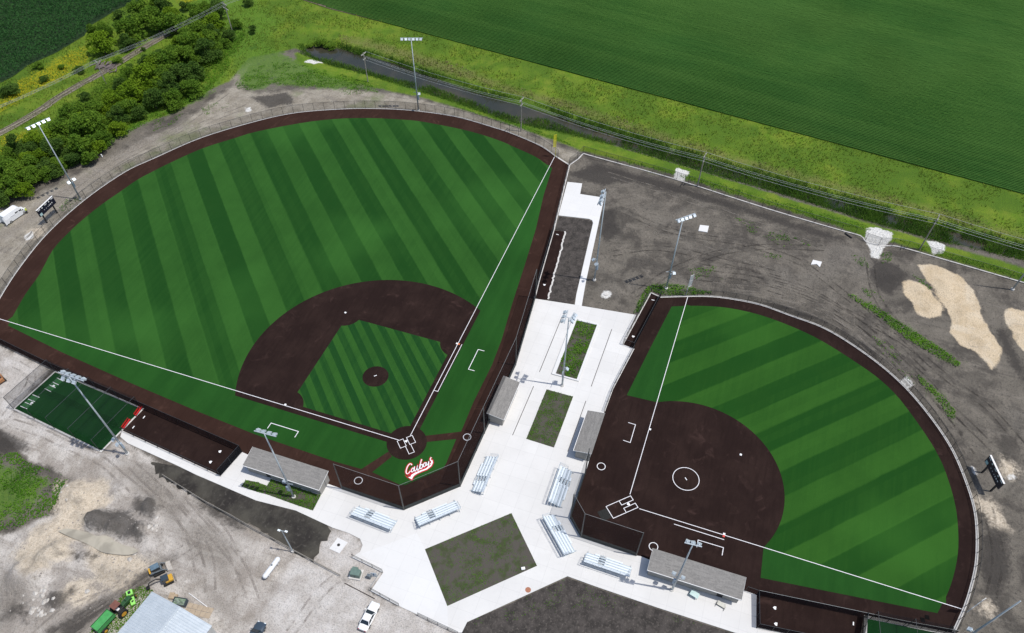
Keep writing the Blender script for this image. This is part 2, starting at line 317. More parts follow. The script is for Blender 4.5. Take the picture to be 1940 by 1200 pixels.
LAY['yellow'] = S([(170, 85), (168, 118), (120, 152), (60, 182), (0, 218), (-60, 245), (-60, 215), (0, 182), (40, 152), (110, 108)], [(322, -10), (398, -10), (345, 14)], [(0, 260), (60, 245), (60, 290), (0, 300)])
LAY['dry'] = S([(640, 66), (700, 72), (780, 92), (880, 125), (980, 165), (1080, 190), (1180, 225), (1300, 262), (1420, 300), (1560, 335), (1700, 372), (1800, 398), (1940, 440), (2080, 478), (2080, 500), (1940, 462), (1700, 396), (1400, 318), (1200, 255), (1000, 190), (850, 145), (720, 103), (650, 85)])
LAY['mud'] = dsd - 2.2
n0, n1 = X.shape
vs_ = np.stack([X, Y, Z], -1).reshape(-1, 3)
ii = np.arange(n0 * n1).reshape(n0, n1)
fs_ = np.stack([ii[:-1, :-1], ii[1:, :-1], ii[1:, 1:], ii[:-1, 1:]], -1).reshape(-1, 4)
me = bpy.data.meshes.new('ground'); me.from_pydata(vs_.tolist(), [], fs_.tolist()); me.update()
for k, v in LAY.items():
    at = me.attributes.new(k, 'FLOAT', 'POINT'); at.data.foreach_set('value', np.clip(v, -60, 60).astype(np.float32).ravel())
me.polygons.foreach_set('use_smooth', [True] * len(me.polygons))
ground = bpy.data.objects.new('ground', me); COL.objects.link(ground); struct(ground)
def gz(x, y):
    i = min(max(np.searchsorted(GX, x) - 1, 0), n0 - 2); j = min(max(np.searchsorted(GY, y) - 1, 0), n1 - 2)
    fx = (x - GX[i]) / (GX[i + 1] - GX[i]); fy = (y - GY[j]) / (GY[j + 1] - GY[j])
    return (Z[i, j] * (1 - fx) + Z[i + 1, j] * fx) * (1 - fy) + (Z[i, j + 1] * (1 - fx) + Z[i + 1, j + 1] * fx) * fy
def gzv(x, y):
    x = np.asarray(x); y = np.asarray(y)
    i = np.clip(np.searchsorted(GX, x) - 1, 0, n0 - 2); j = np.clip(np.searchsorted(GY, y) - 1, 0, n1 - 2)
    fx = (x - GX[i]) / (GX[i + 1] - GX[i]); fy = (y - GY[j]) / (GY[j + 1] - GY[j])
    return (Z[i, j] * (1 - fx) + Z[i + 1, j] * fx) * (1 - fy) + (Z[i, j + 1] * (1 - fx) + Z[i + 1, j + 1] * fx) * fy

def ground_material():
    mt, n, b = principled('ground_mat', .95, .12); h = NT(n)
    n_big = h.noise(.045, 5); n_mid = h.noise(.28, 7, .65); n_sm = h.noise(1.6, 8, .68); n_fine = h.noise(4.5, 5, .75)
    streak = h.noise(.5, 6, .65, h.mapping((1, .16, 1), (0, 0, R(-38))), 1.2)
    track = h.noise(.8, 5, .6, h.mapping((1, .1, 1), (0, 0, R(20))), .6)
    def edge(layer, amp, soft, bias=0.0):
        a = h.attr(layer)
        nn = h.math('MULTIPLY_ADD', n_mid, .65 * 2 * amp, -.65 * amp)
        nn = h.math('ADD', nn, h.math('MULTIPLY_ADD', n_sm, .7 * amp, -.35 * amp))
        return h.ramp(h.math('ADD', a, nn), -soft + bias, soft + bias)
    blot = h.noise(.11, 8, .62, None, .8)
    soil = h.mix(h.ramp(blot, .40, .60), (.082, .073, .063), (.155, .138, .115))
    soil = h.mix(h.math('MULTIPLY', h.ramp(n_mid, .46, .70), .75), soil, (.215, .190, .158))
    soil = h.mix(h.math('MULTIPLY', h.ramp(streak, .54, .70), .35), soil, (.20, .18, .155))
    soil = h.mix(h.math('MULTIPLY', h.ramp(n_big, .52, .66), .5), soil, (.19, .172, .148))
    soil = h.mix(h.math('MULTIPLY', h.ramp(n_sm, .52, .70), .8), soil, (.052, .047, .044))
    soil = h.mix(h.math('MULTIPLY', h.ramp(track, .56, .66), .3), soil, (.06, .055, .05))
    c = soil
    dk = h.mix(n_sm, (.030, .027, .026), (.062, .055, .050))
    gr = h.mix(h.ramp(n_mid, .36, .64), (.110, .195, .014), (.165, .225, .024))
    gr = h.mix(h.ramp(n_big, .42, .6), gr, (.080, .150, .014)); gr = h.mix(h.math('MULTIPLY', h.ramp(blot, .50, .64), .6), gr, (.062, .130, .012))
    gr = h.mix(h.math('MULTIPLY', h.ramp(n_sm, .5, .72), .35), gr, (.075, .140, .014))
    lu = h.mix(h.ramp(n_sm, .38, .64), (.070, .165, .014), (.115, .205, .024)); lu = h.mix(h.ramp(n_mid, .52, .72), lu, (.040, .095, .012))
    rd = h.mix(h.ramp(n_mid, .35, .65), (.25, .22, .175), (.36, .325, .27)); rd = h.mix(h.math('MULTIPLY', h.ramp(streak, .5, .7), .6), rd, (.17, .15, .128))
    rd = h.mix(h.math('MULTIPLY', h.ramp(n_sm, .55, .72), .6), rd, (.12, .105, .088))
    rd = h.mix(h.math('MULTIPLY', h.ramp(n_big, .56, .66), .45), rd, (.10, .15, .03))
    pl = h.mix(h.ramp(n_mid, .38, .62), (.36, .325, .29), (.56, .52, .475)); pl = h.mix(h.math('MULTIPLY', h.ramp(track, .52, .68), .6), pl, (.27, .24, .21)); pl = h.mix(h.math('MULTIPLY', h.ramp(blot, .52, .66), .55), pl, (.30, .265, .225))
    pl = h.mix(h.math('MULTIPLY', h.ramp(n_sm, .54, .70), .6), pl, (.20, .178, .155)); pl = h.mix(h.math('MULTIPLY', h.ramp(h.noise(3.2, 5, .7), .56, .7), .6), pl, (.62, .58, .53))
    pl = h.mix(h.math('MULTIPLY', h.ramp(n_big, .5, .64), .6), pl, (.27, .235, .20))
    lt = h.mix(h.ramp(n_mid, .38, .64), (.475, .44, .405), (.58, .55, .52)); lt = h.mix(h.math('MULTIPLY', h.ramp(n_sm, .55, .74), .35), lt, (.27, .24, .215))
    lt = h.mix(h.math('MULTIPLY', h.ramp(track, .5, .68), .35), lt, (.36, .325, .295))
    tn = h.mix(h.ramp(n_sm, .35, .65), (.50, .42, .32), (.62, .54, .43)); tn = h.mix(h.math('MULTIPLY', h.ramp(n_mid, .5, .7), .7), tn, (.27, .235, .19))
    br = h.mix(h.ramp(n_sm, .36, .62), (.155, .135, .115), (.27, .24, .205)); br = h.mix(h.math('MULTIPLY', h.ramp(streak, .5, .66), .5), br, (.36, .33, .29))
    sa = h.mix(h.ramp(n_mid, .4, .65), (.60, .49, .345), (.53, .42, .28)); sa = h.mix(h.math('MULTIPLY', h.ramp(blot, .50, .62), .5), sa, (.66, .58, .46)); sa = h.mix(h.math('MULTIPLY', h.ramp(n_sm, .55, .68), .6), sa, (.34, .28, .21)); sa = h.mix(h.math('MULTIPLY', h.ramp(track, .58, .68), .55), sa, (.30, .27, .24))
    rk = h.mix(h.ramp(h.noise(2.4, 5, .7), .4, .7), (.70, .69, .66), (.50, .49, .46))
    ye = h.mix(h.ramp(n_sm, .42, .6), (.10, .19, .014), (.34, .29, .012))
    dr = h.mix(h.ramp(n_sm, .4, .62), (.20, .19, .075), (.11, .12, .03))
    mu = h.mix(n_sm, (.050, .078, .020), (.035, .062, .016))
    for name, col, amp, soft, bias, op in (('grass', gr, 2.2, .7, 0, 1), ('dry', dr, 5.5, 2.6, 1.6, .75), ('road', rd, 2.6, 1.2, 0, 1), ('lush', lu, 8.5, 1.4, 1.2, .78), ('yellow', ye, 4.5, 1.6, 1.0, .95), ('pale', pl, 1.6, .6, 0, 1), ('tan', tn, 4.5, 1.0, -.4, .95), ('lot', lt, 2.2, 1.2, 0, .95), ('brown', br, 4.5, 2.0, .3, .8), ('dark', dk, 4.2, .9, .0, .82), ('mud', mu, 1.2, .8, 0, 1), ('sand', sa, 1.5, .3, 0, 1), ('rock', rk, 1.5, .25, -.1, 1)):
        e = edge(name, amp, soft, bias)
        c = h.mix(h.math('MULTIPLY', e, op), c, col)
    c = h.mix(h.math('MULTIPLY', h.ramp(n_fine, .46, .66), .42), c, (.03, .03, .022))
    n.links.new(c, b.inputs['Base Color'])
    bh = h.math('ADD', h.math('MULTIPLY', n_sm, 1.0), h.math('MULTIPLY', n_fine, .35))
    h.bump(b, bh, .75, .32)
    return mt
me.materials.append(ground_material())

# ------------------------------------------------------------------ field surfaces
def turf(name, light, dark, ang, width, phase, rough=.72, stripes=True):
    mt, n, b = principled(name, .9, .04); h = NT(n)
    along = h.mapping((.05, 1, 1), (0, 0, -ang)); fine = h.noise(5, 4, .7, along)
    wob = h.noise(.10, 3); sm = h.noise(.9, 6, .7); px = h.noise(9, 3, .8)
    s = h.sep(); nrm = h.math('ADD', h.math('MULTIPLY', s[0], -math.sin(ang)), h.math('MULTIPLY', s[1], math.cos(ang)))
    if stripes:
        q = h.math('ADD', h.math('DIVIDE', nrm, width), phase)
        q = h.math('ADD', q, h.math('MULTIPLY_ADD', wob, .10, -.05))
        tri = h.math('PINGPONG', q, 1.0); f = h.ramp(tri, .45, .55)
        f = h.math('MULTIPLY_ADD', f, .86, h.math('MULTIPLY', fine, .14))
        # every roll of turf takes the brush a little differently
        wn = n.nodes.new('ShaderNodeTexWhiteNoise'); wn.noise_dimensions = '1D'
        n.links.new(h.math('FLOOR', h.math('ADD', q, .5)), wn.inputs['W'])
        w2 = n.nodes.new('ShaderNodeTexWhiteNoise'); w2.noise_dimensions = '1D'
        n.links.new(h.math('FLOOR', h.math('ADD', h.math('MULTIPLY', q, 3.0), .3)), w2.inputs['W'])
        strk = h.noise(1.1, 3, .6, along)
        f = h.math('ADD', f, h.math('MULTIPLY_ADD', wn.outputs[0], .26, -.13))
        f = h.math('ADD', f, h.math('MULTIPLY_ADD', w2.outputs[0], .26, -.13))
        f = h.math('ADD', f, h.math('MULTIPLY_ADD', strk, .7, -.35), clamp=True)
    else: f = h.math('ADD', h.math('MULTIPLY', h.ramp(h.noise(.35, 4, .6, h.mapping((.12, 1, 1), (0, 0, -ang))), .35, .65), .6), h.math('MULTIPLY', sm, .4))
    c = h.mix(f, dark, light)
    c = h.mix(h.math('MULTIPLY', h.ramp(wob, .35, .7), .35), c, tuple(.5 * (a + d) * .8 for a, d in zip(light, dark)))
    c = h.mix(h.math('MULTIPLY', h.ramp(px, .4, .7), .35), c, tuple(x * .5 for x in dark))
    big = h.noise(.021, 3, .5)
    c = h.mix(h.math('MULTIPLY', h.ramp(big, .48, .66), .30), c, tuple(x * 1.55 for x in light))  # broad paler patches: the turf's drifting sheen painted into its colour
    b.inputs['Sheen Weight'].default_value = .06; b.inputs['Sheen Roughness'].default_value = .6; b.inputs['Sheen Tint'].default_value = (.25, .8, .2, 1)
    n.links.new(c, b.inputs['Base Color']); h.bump(b, px, .5, .05)
    return mt
def clay_mat(name, c1, c2):
    mt, n, b = principled(name, .95, .06); h = NT(n)
    a = h.noise(.16, 5, .6); g = h.noise(6, 5, .75); st = h.noise(1.6, 4, .6, h.mapping((.12, 1, 1), (0, 0, R(-43))))
    c = h.mix(h.ramp(a, .38, .66), c1, c2); c = h.mix(h.math('MULTIPLY', h.ramp(st, .45, .7), .45), c, tuple(x * .72 for x in c1))
    c = h.mix(h.math('MULTIPLY', h.ramp(g, .42, .7), .5), c, tuple(x * .5 for x in c1))
    sc = h.noise(.33, 6, .65, None, 1.0); c = h.mix(h.math('MULTIPLY', h.ramp(sc, .56, .76), .55), c, tuple(x * 2.1 for x in c2))
    n.links.new(c, b.inputs['Base Color']); h.bump(b, g, .5, .04)
    return mt
def concrete_mat(name, c1, c2, joint=3.05, dark=.80):
    mt, n, b = principled(name, .85, .2); h = NT(n)
    c = h.mix(h.ramp(h.noise(.12, 5), .36, .66), c1, c2)
    c = h.mix(h.math('MULTIPLY', h.ramp(h.noise(1.3, 6, .7), .5, .75), .25), c, tuple(x * .80 for x in c2))
    s = h.sep(); e = None
    for k in (0, 1):
        t = h.math('PINGPONG', h.math('ADD', s[k], .4), joint / 2); j = h.ramp(t, .02, .05, 1, 0)
        e = j if e is None else h.math('MAXIMUM', e, j)
    wn = n.nodes.new('ShaderNodeTexWhiteNoise'); wn.noise_dimensions = '2D'
    cv = n.nodes.new('ShaderNodeCombineXYZ')
    for k in (0, 1): n.links.new(h.math('FLOOR', h.math('DIVIDE', h.math('ADD', s[k], .4), joint * 2)), cv.inputs[k])
    n.links.new(cv.outputs[0], wn.inputs['Vector'])
    c = h.mix(h.math('MULTIPLY', wn.outputs[0], .3), c, tuple(x * .86 for x in c2))
    c = h.mix(h.math('MULTIPLY', e, 1 - dark), c, (.2, .2, .2))
    n.links.new(c, b.inputs['Base Color']); return mt

LG, DG = (.029, .098, .017), (.0100, .050, .0085)
m_turf_b = turf('turf_outfield', LG, DG, R(45), 4.572, -.08)
m_turf_i = turf('turf_infield', (.029, .100, .017), (.0095, .050, .0115), R(45), 1.46, 0)
m_turf_s = turf('turf_softball', (.029, .098, .014), (.0105, .054, .008), R(-45), 4.572, .69)
m_turf_f = turf('turf_foul', (.019, .080, .014), (.012, .056, .010), R(92), 4, 0, stripes=False)
m_turf_c = turf('turf_cage', (.012, .060, .016), (.006, .036, .010), R(20), 4, 0, stripes=False)
m_clay = clay_mat('clay_turf', (.0205, .0118, .0104), (.0295, .0172, .0146))
m_track = clay_mat('track_turf', (.0355, .0180, .0138), (.046, .0240, .0182))
m_white = M('line_white', (.80, .79, .80), (.72, .71, .73), 3, .7)
m_conc = concrete_mat('concrete', (.675, .665, .645), (.63, .62, .60), dark=.84)
m_conc2 = concrete_mat('concrete_new', (.69, .685, .672), (.66, .655, .642), dark=.90)
m_curb = M('curb_concrete', (.62, .60, .57), (.50, .48, .45), 1.5, .85)
m_red = M('logo_red', (.50, .012, .025), (.42, .010, .02), 3, .7)
m_plate = M('rubber_white', (.86, .86, .86), (.80, .80, .80), 3, .5)
m_soil = M('bed_soil', (.075, .066, .060), (.040, .036, .033), .6, .95, .1, bump=.8, c3=(.13, .115, .1), scale3=2.5, bscale=5)
m_mossy = M('bed_mossy', (.085, .076, .066), (.055, .066, .032), .45, .95, .1, bump=.8, c3=(.058, .110, .022), scale3=1.6, bscale=5, lo=.45, hi=.62)
m_black_soil = M('black_soil', (.030, .027, .025), (.075, .070, .058), .16, .95, .1, bump=.7, c3=(.085, .078, .068), scale3=1.4, bscale=6)

def sheet(name, polys, z, mat, thick=None, label=None):
    mb = MB()
    for p in polys:
        if thick: mb.prism(p, z - thick, z)
        else:
            A = sum(p[i][0] * p[(i + 1) % len(p)][1] - p[(i + 1) % len(p)][0] * p[i][1] for i in range(len(p)))
            mb.poly(p if A > 0 else p[::-1], z)
    return struct(mb.build(name, mat), label)
FT = .3048
B90 = 90 * FT; MD = 60.5 * FT * .70711
sheet('baseball_warning_track', [BASE_FIELD], 0, m_track, label='dark red-brown warning track round the larger ball field')
GREEN_ARC = [(24, 600), (48, 558), (75, 520), (100, 474), (130, 441), (162, 412), (195, 386), (227, 364), (260, 341), (292, 324), (322, 309), (382, 282), (445, 262), (485, 250), (567, 234), (632, 226), (697, 224), (762, 227), (807, 232), (890, 249), (947, 267), (972, 278), (1012, 296), (1030, 308), (1046, 319)]
GA = P2(smooth_line(GREEN_ARC, 3))
g_all = GA + P2([(1030, 370), (1015, 435), (995, 500), (970, 577), (950, 645), (932, 692), (897, 762), (874, 817), (864, 833), (845, 879), (839, 888), (768, 919.5), (757, 918.5), (703, 894), (635, 875), (485, 824), (375, 780), (250, 727), (120, 669), (15, 617)])
sheet('baseball_foul_turf', [g_all], .006, m_turf_f, label='plain green artificial turf outside the foul lines of the larger field')
fair = [(0, 0), (GA[-2][0] + .4, 0)] + [p for p in GA[::-1] if p[0] > 0 and p[1] > .3] + [(0, [p for p in GA if p[0] > 0][0][1] + .3)]
sheet('baseball_outfield_turf', [fair], .012, m_turf_b, label='striped green artificial turf outfield of the larger field')
# skinned infield: arc about the mound, base paths, home circle, walkways to the on-deck circles
rI = 28.9; OUT = 1.15
def arc_at(off):
    a0 = math.atan2(-off - MD, math.sqrt(rI ** 2 - (off + MD) ** 2)); return a0
a0 = arc_at(OUT); a1 = PI / 2 - a0
infield = arc((MD, MD), rI, a0, a1, 72) + [(-OUT, 0), (0, -OUT)]
walk = [P2([(736, 856), (743, 865), (703.6, 896), (690, 892), (683.5, 889.7)]), P2([(806, 826), (874.5, 818), (866, 832), (806, 838)])]
sheet('baseball_infield', [infield], .018, m_clay, label='dark brown infield of the larger field')
sheet('home_plate_circle', [arc((0, 0), 3.96, 0, 2 * PI, 48)[:-1]], .024, m_clay)
sheet('on_deck_walkway', walk, .021, m_track)
a = .95; b_ = B90 - .95; rc = 3.96
th = math.acos(a / rc); t2 = math.asin(.95 / rc)
ig = arc((0, 0), rc, math.asin(a / rc), PI / 2 - math.asin(a / rc), 10)[::-1]
ig = [(rc * math.cos(math.asin(a / rc)), a)]
ig = arc((B90, 0), rc, PI - t2, PI / 2 + t2, 10) + arc((B90, B90), rc, -PI / 2 - t2, -PI + t2, 10) + arc((0, B90), rc, -t2, -PI / 2 + t2, 10) + arc((0, 0), rc, PI / 2 - t2, t2, 10)
sheet('baseball_infield_turf', [ig], .028, m_turf_i, label='striped green square of turf inside the base paths')
mb = MB(); n = 40
mb.v = [(MD, MD, .25)]; 
for r_, z_ in ((.6, .25), (2.2, .08), (2.74, .032)): mb.v += [(MD + r_ * math.cos(2 * PI * i / n), MD + r_ * math.sin(2 * PI * i / n), z_) for i in range(n)]
mb.f = [(0, 1 + i, 1 + (i + 1) % n) for i in range(n)] + [(1 + k * n + i, 1 + (k + 1) * n + i, 1 + (k + 1) * n + (i + 1) % n, 1 + k * n + (i + 1) % n) for k in range(2) for i in range(n)]
struct(mb.build('pitchers_mound', m_clay, smooth=True), 'round brown pitching mound in the middle of the infield turf')
mb = MB(); LW = .125; zl = .034
yL = fair[-1][1] + 4.5; xL = 99.6
mb.strip([(1.75, .0), (xL, 0)], LW, zl); mb.strip([(0, 1.75), (0, yL)], LW, zl)
c45 = .70711
def rot45(px, py): return ((px * c45 - py * c45), (px * c45 + py * c45))
for sgn in (-1, 1):      # batter's boxes: u along the pitch, v across
    q = [(-.70, .37), (1.13, .37), (1.13, 1.59), (-.70, 1.59)]
    mb.strip([rot45(u + .0, sgn * v) for u, v in q], LW * .9, zl + .002, closed=True)
mb.strip([rot45(*p) for p in [(-.76, -.55), (-2.7, -.55), (-2.7, .55), (-.76, .55)]], LW * .9, zl)
for pts in ([(506.7, 812), (513.7, 802), (565.5, 818), (558.5, 829)], [(917.5, 665.5), (906, 662.5), (887.5, 700), (899, 703)]): mb.strip(P2(pts), LW * 1.15, zl)
mb.strip([(B90, -.91), (B90 / 2, -.91), (B90 / 2, -.06)], LW, zl)
for u, v, r_ in ((885, 828.5, .76), (679, 911, .76)):
    c = G(u, v); mb.strip(arc(c, r_, 0, 2 * PI, 32)[:-1], .13, zl, closed=True)
struct(mb.build('baseball_field_markings', m_white), 'white painted lines of the larger field')

def plate(loc, rz, label, group=None):
    mb = MB(); mb.prism([(0, 0), (.28, .28), (.56, .28), (.56, -.28), (.28, -.28)], 0, .03)
    o = mb.build('home_plate', m_plate); o.location = loc; o.rotation_euler = (0, 0, rz); tag(o, label, 'home plate', group); return o
def slab(name, loc, rz, size, label, cat, mat=m_plate, group=None):
    o = MB().box((0, 0, size[2] / 2), size).build(name, mat, bevel=min(size) * .25); o.location = loc; o.rotation_euler = (0, 0, rz); tag(o, label, cat, group); return o
plate((0, 0, .026), R(45), 'white home plate between the batter boxes of the larger striped field')
slab('base', (B90 - .19, .19, .022), 0, (.42, .42, .09), 'white first base on the right foul line of the larger field', 'base')
slab('safety_base', (B90 - .19, -.25, .022), 0, (.4, .4, .08), 'orange safety half beside first base of the larger field', 'base', M('orange_base', (.7, .2, .08)))
slab('base', (B90, B90, .022), 0, (.42, .42, .09), 'white second base at the back of the larger infield', 'base')
slab('base', (.19, B90 - .19, .022), 0, (.42, .42, .09), 'white third base on the left foul line of the larger field', 'base')
slab('pitching_rubber', (MD, MD, .248), R(45), (.16, .62, .04), 'white pitching rubber on top of the mound', 'pitching plate')

# --- softball field
ST = -1.58; SO = Vector((.93, -44.356))
def sw(x, y):
    c, s = math.cos(ST), math.sin(ST); return (SO.x + c * x - s * y, SO.y + s * x + c * y)
sheet('softball_infield', [SOFT_FIELD], 0, m_clay, label='dark brown infield and warning track of the smaller field')
SG = smooth_line([(1776, 1162), (1782.6, 1149), (1797, 1120), (1809, 1081), (1815.5, 1038), (1814, 987), (1807.5, 947.5), (1795, 905), (1780, 868), (1752, 821), (1705, 757), (1670, 722), (1632.5, 694), (1562, 649), (1505, 621), (1440, 597), (1381, 584), (1334, 580), (1298, 580), (1272.5, 581)], 3)
mp = 43 * FT * .70711
sarc = [sw(*p) for p in arc((mp, mp), 18.45, 0, PI / 2, 48)]
e0 = math.asin((-1.6 - mp) / 18.45)
sa0 = arc((mp, mp), 18.45, math.asin((0 - mp) / 18.45), PI / 2 - math.asin((0 - mp) / 18.45), 60)
s_green = P2([(1441, 1095), (1776, 1162)]) + P2(SG[1:]) + P2([(1232, 659.5), (1187.5, 749), (1232, 760.8)])
s_out = s_green[:-1] + [tuple(G(1187.5, 749)[:2])] + [sw(*p) for p in sa0[::-1]]
sheet('softball_foul_turf', [s_out], .006, m_turf_f, label='plain green turf outside the foul lines of the smaller field')
SGW = P2(SG)
def swi(p):
    d = Vector(p) - SO; c, s = math.cos(ST), math.sin(ST); return (c * d.x + s * d.y, -s * d.x + c * d.y)
mid = [p for p in SGW if swi(p)[0] > 0.5 and swi(p)[1] > .5]
s_fair = [sw(*p) for p in sa0[::-1]] + [sw(swi(mid[0])[0], 0)] + mid + [sw(0, swi(mid[-1])[1])]
sheet('softball_outfield_turf', [s_fair], .012, m_turf_s, label='striped green turf outfield of the smaller field')
mb = MB()
mb.strip([sw(2.35, .0), sw(58.6, 0)], LW, zl); mb.strip([sw(0, 2.35), sw(0, 57.8)], LW, zl)
def s45(u, v): return sw(u * c45 - v * c45, u * c45 + v * c45)
for sgn in (-1, 1): mb.strip([s45(u, sgn * v) for u, v in [(-.91, .37), (1.6, .37), (1.6, 1.34), (-.91, 1.34)]], LW, zl, closed=True)
mb.strip([s45(*p) for p in [(-.95, -1.34), (-3.7, -1.34), (-3.7, 1.34), (-.95, 1.34)]], LW, zl)
for pts in ([(1190, 801), (1204, 805), (1194, 839), (1180.5, 834.5)], [(1320, 1037), (1322.5, 1023.5), (1370.5, 1038), (1368, 1052.6)]): mb.strip(P2(pts), LW, zl)
mb.strip([sw(9.1, -.91), sw(18.3, -.91)], LW, zl)
mb.strip([sw(*p) for p in arc((mp, mp), 2.5, 0, 2 * PI, 48)[:-1]], LW, zl, closed=True)
for u, v in ((1139, 884), (1238, 1036)): mb.strip(arc(G(u, v), .78, 0, 2 * PI, 32)[:-1], .13, zl, closed=True)
struct(mb.build('softball_field_markings', m_white), 'white painted lines of the smaller field')
plate((*sw(0, 0), .012), ST + R(45), 'white home plate in front of the black mat on the smaller brown infield')
slab('base', (*sw(18.1, .19), .006), ST, (.42, .42, .09), 'white first base with a red half on the smaller field', 'base')
slab('safety_base', (*sw(18.1, -.25), .006), ST, (.4, .4, .08), 'red safety half beside first base of the smaller field', 'base', M('red_base', (.65, .08, .06)))
slab('base', (*sw(18.29, 18.29), .006), ST, (.42, .42, .09), 'white second base on the smaller brown infield', 'base')
slab('base', (*sw(.19, 18.1), .006), ST, (.42, .42, .09), 'white third base on the left foul line of the smaller field', 'base')
slab('pitching_rubber', (*sw(mp, mp), .006), ST + R(45), (.16, .62, .04), 'white pitching rubber in the chalk circle of the smaller field', 'pitching plate')
mt_ = slab('catcher_mat', (*s45(-4.75, 0), .01), ST + R(45), (2.0, 2.1, .02), 'black rubber mat behind the smaller field\'s home plate', 'mat', M('black_mat', (.012, .013, .012), (.02, .02, .018), 3))

# --- lettering behind home plate: cursive word with tail, white on red, traced in a 6.467x enlargement of the photo
def zp(pts, x0=600, y0=800, k=6.4667): return [tuple(G(x0 + x / k, y0 + y / k)[:2]) for x, y in pts]
def oval(cx, cy, rx, ry, tl=0, n=14):
    return [(cx + rx * math.cos(t) * math.cos(tl) - ry * math.sin(t) * math.sin(tl), cy + rx * math.cos(t) * math.sin(tl) + ry * math.sin(t) * math.cos(tl)) for t in [2 * PI * i / n for i in range(n + 1)]]
letters = [[(1165, 530), (1158, 515), (1140, 514), (1116, 540), (1099, 585), (1096, 618), (1106, 634), (1124, 628), (1150, 600)],
           oval(1176, 588, 13, 26, R(22)),
           [(1199, 545), (1196, 590), (1206, 602), (1222, 580), (1234, 536), (1232, 580), (1242, 592), (1258, 566), (1266, 520)],
           [(1291, 458), (1282, 470), (1268, 530), (1268, 566), (1280, 572), (1296, 550), (1298, 524), (1285, 520), (1272, 540)],
           oval(1322, 524, 13, 27, R(22)),
           [(1343, 494), (1342, 524), (1350, 532), (1364, 514), (1374, 480)], [(1374, 480), (1372, 530), (1362, 556), (1350, 560)],
           [(1404, 432), (1394, 448), (1393, 468), (1408, 484), (1404, 506), (1388, 512)]]
tail = [(1098, 664), (1118, 676), (1150, 672), (1160, 648), (1200, 622), (1270, 594), (1340, 568), (1392, 530), (1414, 494), (1404, 462), (1418, 470), (1424, 498), (1404, 540), (1350, 582), (1290, 604), (1230, 632), (1196, 654), (1178, 676), (1166, 704), (1138, 688)]
mb = MB()
for s_ in letters: mb.strip(smooth_line(zp(s_), 3), .50, .030)
mb.strip(zp(tail), .42, .0305, closed=True); mb.poly(zp([(1100, 640), (1160, 560), (1250, 560), (1300, 545), (1390, 505), (1390, 530), (1340, 565), (1200, 618), (1150, 650), (1120, 660)]), .0295)
red = mb.build('lettering_outline', m_red)
mb = MB()
for i_, s_ in enumerate(letters): mb.strip(smooth_line(zp(s_), 3), .165, .036 + i_ * .0004)
mb.poly(zp(tail), .0355)
lg = thing('field_logo', 'red and white cursive word Cowboys on the turf behind home plate', 'lettering', (*zp([(1250, 600)])[0], .03))
W(lg, red); W(lg, mb.build('lettering', m_plate))

# ------------------------------------------------------------------ paving, beds, cages
sheet('plaza', [PLAZA], .03, m_conc, thick=.13, label='pale concrete plaza between the two ball fields')
NEW = P2([(790, 1010), (805, 1041), (847.5, 1149), (849, 1191), (757, 1148), (703, 1119), (726.5, 1085), (684, 1050)])
sheet('plaza_new_slab', [NEW], .034, m_conc2)
PATH = P2([(1075, 345), (1103, 348), (1099, 368), (1138, 374), (1144, 378), (1110, 534), (1102, 580), (1089, 578), (1092, 558), (1123.5, 423), (1122, 418), (1116, 415), (1058, 408.5)])
sheet('path', [PATH], .03, m_conc2, thick=.13, label='pale concrete path and pad beside the right field bullpen')
BEDS = {'planter_bed': [(1092.6, 607), (1131, 616), (1092.6, 719), (1052.5, 708)], 'small_bed': [(1035.5, 738), (1085.8, 752), (1049.4, 848.6), (996.9, 832)],
        'centre_bed': [(805, 1041), (969, 972.5), (1017.5, 1072.5), (847.5, 1148.7)], 'dugout_bed': [(457, 922), (466.5, 910), (486.6, 913.6), (506.7, 921), (514, 908), (608, 939), (593, 967.8), (562, 957.7), (508, 938), (482, 931)]}
for k in ('planter_bed', 'small_bed', 'centre_bed', 'dugout_bed'): sheet(k, [P2(BEDS[k])], .042, m_mossy)
LOWSOIL = P2([(287, 875), (335, 883), (372, 901), (485, 949), (560, 968), (625, 997), (629, 1006), (622, 1020), (609, 1030), (604, 1047), (592, 1061), (560, 1044), (538, 1032), (509, 1016), (480, 995), (425, 971), (370, 941), (295, 898)])
rw = []
for i in range(len(LOWSOIL)):
    p = Vector(LOWSOIL[i]); q = Vector(LOWSOIL[(i + 1) % len(LOWSOIL)]); k = max(1, int((q - p).length / .7))
    for j in range(k):
        t = p.lerp(q, j / k); am = .5 if i >= 5 else .08; rw.append((t.x + rnd.uniform(-am, am), t.y + rnd.uniform(-am, am)))
sheet('black_soil_bed', [rw], .012, m_black_soil)
SB = P2([(880, 1181), (970, 1143), (1016, 1122), (1075, 1095), (1130, 1115), (1247, 1155), (1392, 1202), (1560, 1255), (1500, 1330), (860, 1330), (872, 1205)])
sheet('lower_soil_bed', [SB], .008, m_soil)
sheet('bullpen_soil_bed', [P2([(1060, 410.5), (1116, 417), (1121, 420), (1122, 425), (1091, 558), (1087, 576), (1038, 569), (1040, 558), (1070, 441), (1070, 438), (1052, 436)])], .006, m_soil)
sheet('bullpen_left', [PEN_L], .034, m_clay, label='brown turf bullpen beyond third base'); sheet('bullpen_right', [P2([(1049, 437), (1069, 439), (1037.5, 568), (1013, 565.5)])], .034, m_clay)
SPEN = P2([(1433, 1127.5), (1636, 1170), (1628, 1215), (1540, 1213), (1434, 1190)])
sheet('bullpen_lower', [SPEN], .034, m_clay)
sheet('batting_cage_turf', [CAGE, P2([(1641, 1170), (1800, 1203), (1800, 1240), (1636, 1240)])], .02, m_turf_c)
